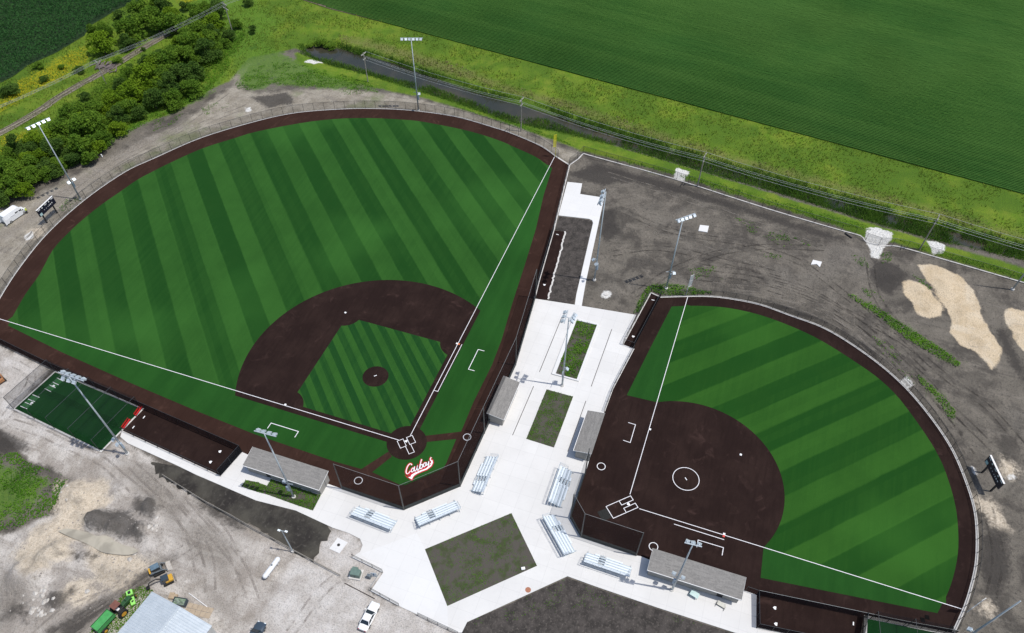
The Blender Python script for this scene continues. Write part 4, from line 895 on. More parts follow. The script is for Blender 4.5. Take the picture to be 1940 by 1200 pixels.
U1 = utility_pole('thin grey utility pole among bushes by the railway', (201, 159), 7.3, aB, ((-.4, 1.8),))
U2 = utility_pole('tall grey double-armed utility pole at the top edge of the thicket', (441, 62), 9.5, aB, ((-.3, 2.6), (-1.7, 3.0)))
far2 = [e + (U2[i] - U1[i]) * 1.2 for i, e in enumerate(U2[:4])]
for i in range(4): wire(['uppermost', 'second', 'third', 'lowest'][i] + ' thin power line above the railway thicket', [U1[i] - (U2[i] - U1[i]) * .9, U1[i], U2[i], far2[i]], 'power lines over the thicket', .7, .02)

# ------------------------------------------------------------------ vegetation
def quads(name, pts, size, mat, up=.6, kind=True, aspect=.7, parent=None):
    """many small leaf faces"""
    pts = np.asarray(pts, float); N = len(pts); size = np.broadcast_to(size, (N,))
    nr = rng.normal(size=(N, 3)); nr[:, 2] += up * 2.2; nr /= np.linalg.norm(nr, axis=1)[:, None]
    t = rng.normal(size=(N, 3)); t -= nr * (t * nr).sum(1)[:, None]; t /= np.linalg.norm(t, axis=1)[:, None]; b = np.cross(nr, t)
    t = t * (size / 2)[:, None]; b = b * (size * aspect / 2)[:, None]
    v = np.stack([pts - t, pts - b * 1.0, pts + t, pts + b * 1.0], 1).reshape(-1, 3)
    f = np.arange(4 * N).reshape(N, 4)
    me_ = bpy.data.meshes.new(name); me_.from_pydata(v.tolist(), [], f.tolist()); me_.materials.append(mat)
    return me_
def blades(name, pts, hgt, wid, mat, lean=.35):
    pts = np.asarray(pts, float); N = len(pts); hgt = np.broadcast_to(hgt, (N,)); wid = np.broadcast_to(wid, (N,))
    a = rng.uniform(0, 2 * PI, N); d = np.stack([np.cos(a), np.sin(a), np.zeros(N)], 1); l = rng.normal(0, lean, (N, 2))
    tip = pts + np.stack([l[:, 0] * hgt, l[:, 1] * hgt, hgt], 1); mid_ = pts * .45 + tip * .55; mid_[:, 2] += .12 * hgt
    v = np.stack([pts - d * wid[:, None] / 2, pts + d * wid[:, None] / 2, mid_ + d * wid[:, None] / 2, tip, mid_ - d * wid[:, None] / 2], 1).reshape(-1, 3)
    k = np.arange(N) * 5; f = [(i, i + 1, i + 2, i + 3, i + 4) for i in k]
    me_ = bpy.data.meshes.new(name); me_.from_pydata(v.tolist(), [], f); me_.materials.append(mat); return me_
def sample(poly, dens, seed=0, nscale=None, cut=.5, zpx=0):
    """random ground points inside a traced outline (pixels), thinned by noise"""
    w_ = P2(poly, zpx) if len(poly[0]) == 2 and not isinstance(poly, tuple) else list(poly)
    a = np.array(w_); lo, hi = a.min(0), a.max(0); A = (hi - lo).prod(); N = int(A * dens)
    r = np.random.default_rng(seed); x = r.uniform(lo[0], hi[0], N); y = r.uniform(lo[1], hi[1], N); k = inpoly(w_, x, y)
    if nscale: k &= (.6 * vnoise(x, y, nscale, seed + 5) + .4 * vnoise(x, y, nscale / 3, seed + 6) + r.uniform(-.12, .12, N)) > cut
    return x[k], y[k]
def stuff(me_, name, label): o = bpy.data.objects.new(name, me_); COL.objects.link(o); o['kind'] = 'stuff'; o['label'] = label; return o

L_TREE = [leaf_mat('leaf_mid', [(.105, .205, .020), (.185, .300, .034), (.085, .175, .020), (.130, .230, .024)], .42),
          leaf_mat('leaf_bright', [(.150, .255, .014), (.220, .330, .024), (.125, .220, .014), (.160, .270, .018)], .4),
          leaf_mat('leaf_dark', [(.068, .135, .024), (.115, .195, .034), (.055, .115, .022), (.080, .150, .026)], .4)]
m_trunk = M('bark', (.09, .07, .05), (.06, .05, .038), 4, .95)
def crown_mesh(seed, mat, R0=3.5, Hh=4.6, nb=16, nl=170):
    r = np.random.default_rng(seed); P = []; S_ = []
    for i in range(nb):
        th_ = r.uniform(0, 2 * PI); u = r.uniform(0, 1) ** .6; zf = r.uniform(.12, .95)
        rad = R0 * u * math.sqrt(max(.12, 1 - (zf - .35) ** 2 * 1.7)) * .72
        c = np.array([rad * math.cos(th_), rad * math.sin(th_), .5 + Hh * zf * (1 - .25 * u)]); br = R0 * r.uniform(.24, .42)
        n_ = int(nl * (br / (R0 * .33)) ** 2); d = r.normal(size=(n_, 3)); d[:, 2] = np.abs(d[:, 2]) * .9 + d[:, 2] * .25; d /= np.linalg.norm(d, axis=1)[:, None]
        q = c + d * (br * r.uniform(.72, 1.08, n_))[:, None] * np.array([1, 1, .85]); q[:, 2] = np.maximum(q[:, 2], .15); P.append(q); S_.append(r.uniform(.26, .52, n_))
    return quads('crown', np.concatenate(P), np.concatenate(S_), mat, up=.45, aspect=.75)
CROWN = [[crown_mesh(10 * k + j, L_TREE[k], nb=15 + 2 * j) for j in range(3)] for k in range(3)]
tb = MB(); tb.tube((0, 0, -.3), (.08, .05, 1.5), .17, .12, 7)
for q in ((.9, .3, 3.0), (-.8, .5, 3.2), (.1, -.9, 3.3), (-.3, .2, 4.0)): tb.tube((.08, .05, 1.4), q, .10, .03, 5)
TRUNK = tb.mesh('trunk', m_trunk)
def tree(name, label, u, v, rpx, kind, group, cat='tree', hs=1.0):
    """u, v: middle of the crown in the photo, rpx its half width"""
    p = G(u, v, 2.2); k = np.linalg.norm(G(u + 1, v, 2.2) - p); s = rpx * k / 3.5 * rnd.uniform(1.02, 1.14)
    p = G(u, v, 2.3 * s)
    t = thing(name, label, cat, (p[0], p[1], gz(p[0], p[1])), rnd.uniform(0, 6.28), group); t.scale = (s, s, s * hs * rnd.uniform(.85, 1.1))
    link(CROWN[kind][rnd.randrange(3)], 'crown', t); link(TRUNK, 'trunk', t)
TH = 'trees of the thicket between railway and dirt road'
south = [(1560, 400, 105, 2), (1440, 335, 100, 0), (1330, 410, 90, 0), (1240, 470, 105, 0), (1120, 490, 80, 2), (1100, 610, 125, 1), (900, 640, 72, 2), (1230, 565, 95, 0), (1360, 575, 100, 2), (1475, 545, 85, 2), (1300, 660, 100, 2), (1160, 760, 105, 2), (1010, 720, 110, 1), (850, 770, 95, 1), (640, 740, 60, 2), (730, 830, 90, 0), (550, 880, 100, 0), (650, 985, 140, 0), (450, 1000, 105, 0), (740, 930, 100, 0), (900, 880, 95, 2), (1040, 855, 80, 2), (780, 1060, 75, 0), (620, 1120, 110, 0), (390, 1130, 90, 2), (260, 1060, 85, 1), (120, 1110, 85, 2), (60, 1180, 70, 0), (470, 1160, 95, 2), (100, 1300, 105, 0), (250, 1330, 95, 0), (60, 1430, 100, 0), (350, 1270, 85, 2), (180, 1450, 75, 1), (450, 1250, 70, 0), (20, 1520, 70, 2), (-80, 1380, 100, 0), (-60, 1250, 90, 2), (200, 1210, 80, 1), (320, 1190, 70, 1), (560, 1200, 80, 2)]
rf_ = random.Random(3); beltp = [(0, 300), (60, 262), (130, 205), (180, 172), (240, 135), (300, 100), (360, 70), (420, 60), (425, 100), (390, 150), (340, 190), (280, 215), (210, 262), (200, 285), (110, 325), (0, 370), (-40, 380), (-40, 320)]
for _ in range(400):
    u_, v_ = rf_.uniform(-30, 425), rf_.uniform(60, 375)
    if len(south) >= 76: break
    if inpoly(beltp, np.array([u_]), np.array([v_]))[0] and all(math.hypot(u_ * 4 - q[0], (v_ * 4 - q[1]) * 1.3) > 62 for q in south): south.append((u_ * 4, v_ * 4, rf_.uniform(55, 95), rf_.choice((0, 0, 1, 2))))
north = [(980, 240, 110, 0), (1180, 170, 115, 0), (910, 140, 70, 2), (1040, 70, 85, 0), (1240, 60, 85, 2), (1330, 190, 95, 0), (1400, 40, 55, 2), (1180, 20, 60, 0), (1060, 170, 70, 0), (960, 320, 75, 2), (1290, 110, 70, 1), (800, 240, 70, 0), (700, 230, 45, 0)]
east = [(1500, 215, 90, 0), (1610, 170, 95, 1), (1600, 290, 80, 0), (1730, 265, 62, 2), (1660, 70, 80, 2), (1790, 190, 50, 0), (1880, 12, 50, 2), (1915, 225, 40, 2), (1480, 110, 80, 0), (1560, 60, 70, 0), (1400, 270, 85, 0), (1350, 310, 60, 1), (1510, 330, 60, 0), (1700, 330, 45, 0)]
def tree_label(u, v, r, k, lab):
    size = 'broad' if r > 25 else ('small' if r < 18.5 else 'medium-sized')
    if 'thicket between' in lab:
        al = (u - v) ; t_ = (u * .82 - v * .57)      # along the belt, left end to right end
        where = 'behind the van' if v > 318 else 'left of the floodlight pole head' if u < 45 else 'right behind the floodlight pole head' if u < 125 else 'level with the old tie pile' if u < 215 else 'level with the railway gap' if u < 290 else 'at the right end of the thicket'
        d_ = v - (330 - u * .62)
        side = 'dirt-road side' if d_ > 12 else 'railway side' if d_ < -22 else 'middle'
        return '%s %s, %s, %s' % (size, KN[k], where, side)
    if 'corn' in lab: return '%s %s between corn and railway, %s' % (size, KN[k], 'at the top edge' if v < 22 else 'by the yellow-green tree' if u < 235 else 'in the middle of the clump' if u < 290 else 'beside the power lines')
    return '%s %s %s' % (size, KN[k], 'by the double-armed utility pole' if abs(u - 435) < 26 and v > 10 else 'at the right fringe of the scrub' if u > 450 else 'under the power lines at the top edge' if v < 32 else 'in scrub left of the double-armed pole')
KN = ['mid-green tree', 'bright yellow-green tree', 'dark green tree']
for lst, lab in ((south, 'in the thicket between the railway and the dirt road'), (north, 'in the clump between the corn and the railway'), (east, 'in the scrub at the top end of the thicket')):
    for x, y, r, k in lst: tree('tree', tree_label(x / 4, y / 4, r / 4, k, lab), x / 4, y / 4, r / 4, k, KN[k] + 's ' + lab)
tree('tree', 'round yellow-green tree standing out beside the railway and yellow flowers', 193, 85, 27, 1, None)
for u, v, r, lab in ((148, 130, 12, 'round dark bush among the yellow flowers'), (80, 147, 12, 'dark bush left of the round one in the yellow flowers'), (14, 165, 22, 'large dark bush at the left edge below the corn'), (115, 125, 8, 'small bush beside the corn edge'), (70, 122, 12, 'mid-green bush at the corn corner'), (244, 124, 10, 'dark bush at the railway gap'), (271, 93, 6, 'tiny dark bush on the railway line'), (220, 112, 12, 'pale bush beside the pile of railway ties')):
    tree('bush', lab, u, v, r, 2 if 'dark' in lab else 0, None, 'bush', .7)
for u, v, r, lab in ((606, 72, 14, 'bush at the head of the ditch water'), (625, 78, 13, 'bush on the bank at the narrow end of the ditch'), (585, 78, 9, 'small bush at the tip of the ditch')): tree('bush', lab, u, v, r, 0, None, 'bush', .45)

x, y = sample(beltp, 16, 31, 6, .20); k = np.abs(sdf(P2([(-60, 285), (80, 207), (175, 149), (245, 108), (330, 58), (330, 60)]), x, y)) > 2.5; x, y = x[k], y[k]
stuff(quads('undergrowth', np.stack([x, y, gzv(x, y) + rng.uniform(.2, 1.7, len(x)) * (.4 + .8 * vnoise(x, y, 4, 77))], 1), rng.uniform(.25, .55, len(x)), L_TREE[0], .7), 'undergrowth', 'tangled green undergrowth filling the thicket')
# --- crops
m_soyrow, n_, b__ = principled('soy_rows', .9, .05); h = NT(n_)
c = h.mix(h.ramp(h.noise(2.6, 5, .75), .35, .65), (.032, .096, .018), (.060, .140, .026)); c = h.mix(h.ramp(h.noise(.025, 3), .4, .62), c, (.040, .112, .022)); vv = h.mapping((1, 1, 1), (0, 0, -math.atan2(G(1940, 366)[1] - G(572, 0)[1], G(1940, 366)[0] - G(572, 0)[0])))
c = h.mix(h.math('MULTIPLY', h.ramp(h.noise(.16, 4, .6, h.mapping((.04, 1, 1), (0, 0, 0), vv)), .44, .64), .6), c, (.066, .150, .030))
c = h.mix(h.math('MULTIPLY', h.ramp(h.noise(.014, 4, .6), .45, .62), .5), c, (.072, .155, .032))
c = h.mix(h.math('MULTIPLY', h.ramp(h.noise(7, 2), .5, .68), .6), c, (.012, .050, .010))
n_.links.new(c, b__.inputs['Base Color']); h.bump(b__, h.noise(5, 4, .7), .35, .2)
E0, E1 = Vector(G(572, 0)[:2]), Vector(G(1940, 366)[:2]); sd_ = (E1 - E0).normalized(); sn = Vector((-sd_.y, sd_.x))
if sn.dot(Vector(G(1500, 60)[:2]) - E0) < 0: sn = -sn
soyw = [Vector(p) for p in P2(SOY_EDGE)]
soyfield = [tuple(p) for p in soyw] + [tuple(soyw[-1] + sd_ * 1500), tuple(soyw[-1] + sd_ * 1500 + sn * 2500), tuple(soyw[0] - sd_ * 1200 + sn * 2500), tuple(soyw[0] - sd_ * 900 + sn * 40)]
sheet('crop_field', [soyfield], .08, M('soy_ground', (.150, .128, .085), (.085, .078, .048), .5, .95, bump=.5), label='wide soybean field beyond the ditch')
edge_s = np.array([(p - E0).dot(sd_) for p in soyw]); edge_n = np.array([(p - E0).dot(sn) for p in soyw])
mbv = []; mbf = []; prof = [(-1, .05), (-.72, .72), (0, 1.0), (.72, .72), (1, .05)]
right = Vector(G(1990, 0)[:2]); left = Vector(G(480, -20)[:2])
nrows = int((Vector(G(1990, -20)[:2]) - E0).dot(sn) / .76) + 6
for k in range(nrows):
    off = -14 + .76 * k
    # where the row leaves the picture
    s = np.arange(-40, 420, 1.15); px_ = E0.x + sd_.x * s + sn.x * off; py_ = E0.y + sd_.y * s + sn.y * off
    q = (np.stack([px_, py_, np.zeros_like(px_)], 1) - CAM) @ ROT.T; u = 970 + F * q[:, 0] / q[:, 2]; v = 727.5 + F * q[:, 1] / q[:, 2]
    en = np.interp(s, edge_s, edge_n)
    ok = (u > -60) & (u < 2010) & (v > -45) & (off > en + .5)
    if ok.sum() < 3: continue
    i0, i1 = np.argmax(ok), len(ok) - np.argmax(ok[::-1]); s = s[i0:i1]; px_ = px_[i0:i1]; py_ = py_[i0:i1]; n_s = len(s)
    edge_d = off - en[i0:i1]; gr_ = .25 + .75 * smooth(1, 24, edge_d) * (.7 + .5 * vnoise(px_, py_, 22, 12))
    wv = (.20 + .145 * gr_ + rng.normal(0, .014, n_s)) * (.85 + .3 * vnoise(px_, py_, 14, 3)); hv = (.34 + .26 * gr_ + rng.normal(0, .022, n_s)) * (.8 + .4 * vnoise(px_, py_, 17, 4)); lat = rng.normal(0, .012, n_s)
    base = len(mbv)
    for a, b in prof:
        pass
    ring = np.stack([np.stack([px_ + sn.x * (a * wv + lat), py_ + sn.y * (a * wv + lat), .08 + b * hv], 1) for a, b in prof], 1)
    mbv += ring.reshape(-1, 3).tolist(); idx = base + np.arange(n_s * 5).reshape(n_s, 5)
    mbf += np.stack([idx[:-1, :-1], idx[1:, :-1], idx[1:, 1:], idx[:-1, 1:]], -1).reshape(-1, 4).tolist()
me_ = bpy.data.meshes.new('soybean_rows'); me_.from_pydata(mbv, [], mbf); me_.materials.append(m_soyrow); stuff(me_, 'soybean_rows', 'long parallel rows of green soybean plants')
cornp = [tuple(G(u, v)[:2]) for u, v in CORN[::-1]]; cornp = P2([(-120, 205)]) + cornp + P2([(330, -30), (330, -110), (-120, -110)])
sheet('corn_field', [cornp[:-3] + [tuple(Vector(cornp[-3]) + Vector((400, 60))), (900, 900), tuple(Vector(cornp[0]) + Vector((-200, 500)))]], .06, M('corn_ground', (.012, .035, .010), (.02, .045, .014), 1, .95))
x, y = sample([(-60, 185)] + CORN[::-1] + [(330, -30), (330, -60), (-60, -60)], 9, 41)
me_ = quads('corn', np.stack([x, y, 1.5 + .5 * vnoise(x, y, 5, 8) + rng.uniform(-.9, .45, len(x))], 1), rng.uniform(.5, .95, len(x)), leaf_mat('corn_leaf', [(.034, .110, .028), (.080, .185, .050), (.040, .120, .032), (.04, .12, .032)], .4), up=.35, aspect=.35)
stuff(me_, 'corn', 'dense dark green corn in the upper left corner')

# --- reeds, grass, weeds
m_reed = leaf_mat('reed', [(.085, .185, .024), (.150, .260, .036), (.065, .145, .022), (.12, .21, .026)], .4)
x, y = sample(DITCH, 20, 51, 5, .30, -.5); ww = P2(WATER, -1.0); k = ~inpoly(ww, x, y) & ~inpoly(BASE_FIELD, x, y); x, y = x[k], y[k]
dd = sdf(P2(DITCH, -.4), x, y); k = rng.random(len(x)) < smooth(-.2, 2.0, dd); x, y, dd = x[k], y[k], dd[k]
z = np.maximum(gzv(x, y), -1.05)
wc = np.array(P2([(575, 96), (700, 124), (850, 172), (1000, 212), (1180, 268), (1500, 365), (2000, 500)], -1.0)); o_ = np.argsort(wc[:, 1]); near_ = (x < np.interp(y, wc[o_, 1], wc[o_, 0])) & (y > wc[:, 1].min() + 70)
stuff(blades('reeds', np.stack([x, y, z], 1), rng.uniform(.5, 1.45, len(x)) * (.5 + .9 * vnoise(x, y, 4, 55)) * smooth(-.5, 3, dd) * np.where(near_, .6, 1.0) + .2, rng.uniform(.07, .15, len(x)), m_reed, .55), 'reeds', 'dark green reeds crowding both banks of the ditch')
m_grass = leaf_mat('meadow_grass', [(.135, .205, .024), (.21, .25, .04), (.105, .175, .02), (.155, .205, .03)], .35)
allx, ally = [], []
x, y = sample(nstrip, 3.4, 61, 7, .40); k = (sdf(P2(DITCH), x, y) < .5) & ~inpoly(cornp, x, y); x, y = x[k], y[k]
stuff(blades('meadow_grass', np.stack([x, y, gzv(x, y)], 1), rng.uniform(.2, .6, len(x)), rng.uniform(.1, .22, len(x)), m_grass, .5), 'meadow_grass', 'rough yellow-green meadow grass along the ditch and the railway')
m_dry = leaf_mat('dry_grass', [(.22, .19, .085), (.30, .27, .14), (.15, .14, .05), (.2, .18, .08)], .15)
x, y = sample([(640, 66), (780, 92), (980, 165), (1180, 225), (1420, 300), (1700, 372), (1940, 440), (2000, 455), (2000, 478), (1940, 462), (1700, 396), (1400, 318), (1200, 255), (1000, 190), (850, 145), (720, 103), (650, 85)], 4, 66, 6, .52)
stuff(blades('dry_grass', np.stack([x, y, gzv(x, y)], 1), rng.uniform(.2, .6, len(x)), rng.uniform(.1, .2, len(x)), m_dry, .6), 'dry_grass', 'dry straw-coloured grass above the reeds')
m_flower = leaf_mat('yellow_flower', [(.50, .42, .012), (.40, .36, .012), (.16, .22, .014), (.4, .36, .012)], .1)
x, y = [], []
for i, p in enumerate(([(170, 85), (168, 118), (120, 152), (60, 182), (0, 218), (-40, 240), (-40, 200), (0, 182), (40, 152), (110, 108)], [(322, -10), (398, -10), (345, 14)], [(0, 262), (75, 248), (70, 300), (20, 320), (0, 320)], [(330, 215), (350, 190), (330, 185)])):
    a, b = sample(p, 9, 71 + i, 5, .5); x.append(a); y.append(b)
x = np.concatenate(x); y = np.concatenate(y)
stuff(quads('wild_flowers', np.stack([x, y, gzv(x, y) + rng.uniform(.3, .8, len(x))], 1), rng.uniform(.15, .36, len(x)), m_flower, 1.2), 'wild_flowers', 'bright yellow wild flowers beside the railway')
m_weed = leaf_mat('weed', [(.085, .220, .014), (.140, .290, .024), (.060, .160, .014), (.10, .22, .016)], .35)
def weeds(label, polys, dens, hgt, size, ns=2.2, cut=.45, zb=None, seed=80):
    X_, Y_ = [], []
    for i, p in enumerate(polys):
        a, b = sample(p, dens, seed + i * 3, ns, cut); X_.append(a); Y_.append(b)
    X_ = np.concatenate(X_); Y_ = np.concatenate(Y_); z = (gzv(X_, Y_) if zb is None else np.full(len(X_), zb))
    bump_ = .35 + .65 * vnoise(X_, Y_, 1.1, seed)
    stuff(quads('weeds', np.stack([X_, Y_, z + hgt * bump_ * rng.uniform(.25, 1, len(X_))], 1), rng.uniform(*size, len(X_)), m_weed, .9), 'weeds', label)
weeds('green weeds filling the walled planter', [BEDS['planter_bed']], 42, .5, (.16, .34), 1.8, .40, .04, 81)
weeds('sparse weeds in the lower planter bed', [BEDS['small_bed']], 40, .25, (.10, .22), 1.6, .40, .04, 83)
weeds('weeds in the bed behind the left dugout', [BEDS['dugout_bed']], 45, .35, (.14, .28), 2.2, .36, .04, 85)
weeds('scattered weeds in the large centre bed', [BEDS['centre_bed']], 20, .18, (.08, .2), 3.2, .50, .04, 87)
weeds('faint weeds in the soil below the plaza', [[(880, 1181), (1016, 1122), (1075, 1095), (1130, 1115), (1247, 1155), (1350, 1190), (1100, 1150), (960, 1190)]], 8, .15, (.1, .2), 2.6, .58, .01, 89)
weeds('bright weeds along the dirt track beyond the smaller outfield', [[(1605, 555), (1650, 575), (1720, 620), (1790, 665), (1820, 690), (1812, 697), (1780, 680), (1720, 645), (1650, 590), (1608, 563)]], 26, .55, (.2, .42), 2.2, .18, None, 91)
weeds('bright weeds outside the smaller outfield fence', [[(1735, 708), (1760, 725), (1790, 755), (1810, 780), (1808, 798), (1795, 790), (1770, 750), (1745, 730)]], 24, .5, (.2, .4), 2.2, .25, None, 93)
weeds('patchy weeds on the dark dirt by the right edge', [[(1632, 545), (1660, 552), (1675, 570), (1665, 574), (1640, 560)], [(1650, 635), (1690, 655), (1715, 680), (1700, 695), (1670, 670)], [(1610, 480), (1640, 490), (1647, 508), (1625, 502)], [(1665, 480), (1690, 478), (1690, 495), (1670, 500)], [(1440, 475), (1482, 485), (1475, 493), (1445, 487)], [(1725, 520), (1750, 530), (1765, 545), (1760, 552)], [(1390, 412), (1450, 425), (1540, 465), (1500, 475), (1420, 440)], [(1300, 510), (1360, 505), (1370, 530), (1320, 530)], [(1700, 700), (1730, 710), (1735, 730), (1715, 720)]], 14, .35, (.16, .36), 2.4, .5, None, 95)
weeds('green weeds round the upper corner of the small bullpen', [[(1228, 542), (1262, 538), (1310, 545), (1350, 556), (1310, 560), (1256, 560), (1234, 551), (1212, 592), (1200, 594), (1214, 562)]], 30, .6, (.2, .4), 2.0, .28, None, 97)
weeds('lush weeds on the dirt pile at the left edge', [[(-40, 862), (35, 858), (50, 875), (130, 905), (105, 975), (60, 985), (20, 1010), (-40, 1015)]], 30, .5, (.18, .4), 3.0, .47, None, 99)
weeds('green weeds between the dirt road and the ditch head', [[(445, 160), (470, 135), (510, 118), (560, 120), (640, 138), (700, 158), (720, 176), (640, 168), (560, 162), (510, 160), (470, 172), (452, 170)]], 14, .4, (.2, .42), 3.5, .40, None, 101)
weeds('green scrub edge below the thicket', [[(395, 172), (432, 130), (470, 60), (450, 50), (415, 110), (355, 172), (290, 212), (215, 255), (215, 268), (270, 238), (330, 212)], [(205, 262), (215, 275), (120, 328), (40, 358), (0, 368), (0, 355), (100, 320)]], 15, .5, (.2, .45), 3.2, .42, None, 103)
weeds('strip of green weeds along the ditch side fence', [[(1110, 286), (1330, 338), (1480, 382), (1640, 426), (1655, 440), (1560, 420), (1455, 390), (1270, 330)], [(1690, 450), (1760, 470), (1940, 518), (2000, 535), (2000, 545), (1940, 528), (1760, 480)], [(850, 198), (960, 228), (1050, 258), (1100, 282), (1060, 268), (950, 234)]], 14, .4, (.18, .38), 2.6, .36, None, 105)
weeds('grass round the green farm machine and the shed', [[(235, 1125), (270, 1110), (292, 1118), (290, 1125), (222, 1200), (165, 1205), (190, 1180)], [(250, 1150), (260, 1130), (240, 1130)]], 45, .3, (.14, .32), 2.2, .22, None, 107)
weeds('sparse weeds on the dirt road round the outfield', [[(120, 380), (150, 370), (158, 385), (125, 405), (110, 400)], [(380, 205), (420, 190), (440, 200), (390, 220)], [(290, 230), (350, 215), (330, 235), (290, 250)], [(640, 170), (690, 165), (700, 178), (650, 180)]], 12, .3, (.15, .32), 2.4, .46, None, 109)

# ------------------------------------------------------------------ batting cages
def cage(label, c, hh, arch, doors=True):
    """c: four base corners (near west, far west, far east, near east) in metres; arch: fractions along the long side"""
    A, B, C_, D = [Vector((*p, 0)) for p in c]; t = thing('batting_cage', label, 'batting cage', (A.x, A.y, .04)); o = A.copy()
    up = Vector((0, 0, hh)); pm = MB().tube((0, 0, -.15), (0, 0, hh), .05, n=6).mesh('post', m_rail); prev = None
    for f in arch:
        p, q = A.lerp(D, f) - o, B.lerp(C_, f) - o
        for x in (p, q): link(pm, 'post', t, x)
        mid_ = (p + q) / 2; MB().tube(p + up, q + up, .045, n=5).build('roof_rail', m_rail, t)
        MB().add([p + up, p + Vector((0, 0, .05)), mid_ + Vector((0, 0, .05)), mid_ + up], [(0, 1, 2, 3)]).build('end_net', m_cagenet, t) if f in (arch[0], arch[-1]) else None
        if f in (arch[0], arch[-1]): MB().add([q + up, q + Vector((0, 0, .05)), mid_ + Vector((0, 0, .05)), mid_ + up], [(0, 1, 2, 3)]).build('end_net', m_cagenet, t)
        if prev is not None:
            a, b = prev; sag = Vector((0, 0, -.55)); ma, mq = (a + b) / 2, (p + q) / 2
            for u_, v_ in ((a, p), (b, q), (ma, mq)): MB().add([u_ + Vector((0, 0, .05)), v_ + Vector((0, 0, .05)), v_ + up, (u_ + v_) / 2 + up + sag * .5, u_ + up], [(0, 1, 2, 3, 4)]).build('side_net', m_cagenet, t)
            for u1, v1, u2, v2 in ((a, ma, mq, p), (ma, b, q, mq)):
                ct = (u1 + v1 + u2 + v2) / 4 + up + sag; MB().add([u1 + up, v1 + up, u2 + up, v2 + up, ct], [(0, 1, 4), (1, 2, 4), (2, 3, 4), (3, 0, 4)]).build('roof_net', m_cagenet, t)
        prev = (p, q)
cage('long netted batting cage with green turf at the left edge', [CAGE[3], CAGE[0], CAGE[1], CAGE[2]], 3.9, (0, .25, .48, .73, .985))
c0 = Vector((-6.7, -88.2)); c1 = Vector((-5.2, -99.9)); cw = Vector((-9.5, -1.2))
cage('netted batting cage with green turf cut by the bottom edge', [tuple(c0 + cw), tuple(c0), tuple(c1), tuple(c1 + cw)], 3.7, (0, .5, 1))
m_redp = M('bench_red', (.50, .020, .020), (.42, .016, .018), 3, .45)
for lab, (u, v) in (('upper', (263.5, 781)), ('lower', (240.5, 805))):
    p = G(u, v); t = thing('bench', 'red player bench at the cage end of the left bullpen, %s of the pair' % lab, 'bench', (p[0], p[1], .036), R(4))
    MB().box((0, -.12, .43), (2.3, .34, .06)).build('seat', m_redp, t, bevel=.01); MB().box((0, .16, .72), (2.3, .05, .3)).build('backrest', m_redp, t, bevel=.01)
    for x in (-1.05, 1.05): MB().box((x, -.22, .21), (.07, .07, .42)).build('leg', m_redp, t); MB().box((x, .16, .38), (.07, .07, .76)).build('leg', m_redp, t)

# ------------------------------------------------------------------ scoreboards
def scoreboard(label, A, B, posts, zb, ht, face):
    A, B = Vector(A), Vector(B); mid_ = (A + B) / 2; d = (B - A); ang = math.atan2(d.y, d.x)
    if Vector((-math.sin(ang), math.cos(ang))).dot(Vector(face) - mid_) > 0: ang += PI     # local -y faces the field
    t = thing('scoreboard', label, 'scoreboard', (mid_.x, mid_.y, 0), ang); L = d.length
    m_face = M('board_face', (.008, .010, .022), (.012, .014, .028), 2, .35, .5)
    MB().box((0, 0, zb + ht / 2), (L, .28, ht)).build('cabinet', m_face, t)
    MB().box((0, 0, zb + ht + .03), (L + .06, .34, .06)).build('cap', m_trim, t)
    for s in (-1, 1): MB().box((s * L * .33, .32, (zb + ht) / 2), (.26, .3, zb + ht)).build('post', m_blackm, t)
    for x, z, w_, hh in ((-.40, .86, .13, .10), (-.22, .82, .06, .13), (0, .86, .12, .10), (.20, .82, .06, .13), (.40, .86, .13, .10), (.14, .42, .035, .12), (.22, .42, .05, .12), (.31, .44, .05, .12), (.06, .40, .03, .06), (-.05, .40, .03, .06), (-.16, .40, .03, .06)):
        MB().box((x * L, -.155, zb + z * ht), (w_ * L, .02, hh * ht)).build('caption_strip', m_trim, t)
    MB().box((-.40 * L, -.155, zb + .22 * ht), (.13 * L, .02, .34 * ht)).build('sponsor_panel', M('panel_pale', (.42, .58, .58), (.36, .5, .5), 4), t)
    for x in (-.28, .28):
        for k in range(2): MB().box((x * L + k * .3 - .15, -.155, zb + .5 * ht), (.2, .015, .42)).build('digit', M('digit_off', (.035, .03, .03), None, 2, .4), t)
scoreboard('black scoreboard on two posts outside left field beside the van', (29.3, 111.8), (35.26, 112.07), None, 2.6, 2.0, (20, 20))
scoreboard('black scoreboard on two posts outside the smaller field\'s right side', (31.3, -106.8), (25.5, -108.85), None, 2.6, 2.0, (16, -70))

# ------------------------------------------------------------------ vehicles
def loft(secs):
    """secs: list of rings with equal point counts"""
    mb = MB(); n = len(secs[0])
    for s in secs: mb.v += [tuple(p) for p in s]
    for i in range(len(secs) - 1):
        for j in range(n): k = (j + 1) % n; mb.f.append((i * n + j, i * n + k, (i + 1) * n + k, (i + 1) * n + j))
    mb.f.append(tuple(range(n - 1, -1, -1))); mb.f.append(tuple((len(secs) - 1) * n + j for j in range(n)))
    return mb
def ring(x, w, zb, zt, k=.90): return [(x, -w, zb), (x, -w * 1.02, (zb + zt) * .5), (x, -w * k, zt), (x, w * k, zt), (x, w * 1.02, (zb + zt) * .5), (x, w, zb)]
def wheels(t, xs, w, r, wd, hub):
    ty = MB().tube((0, -wd / 2, 0), (0, wd / 2, 0), r, n=16).mesh('tyre', m_tyre); hb = MB().tube((0, -wd / 2 - .012, 0), (0, wd / 2 + .012, 0), r * .58, n=12).mesh('rim', hub)
    for x in xs:
        for s in (-1, 1):
            o = link(ty, 'wheel', t, (x, s * w, r)); link(hb, 'rim', o)
def paint(name, c): return M(name, c, tuple(x * .96 for x in c), .8, .28, .5)
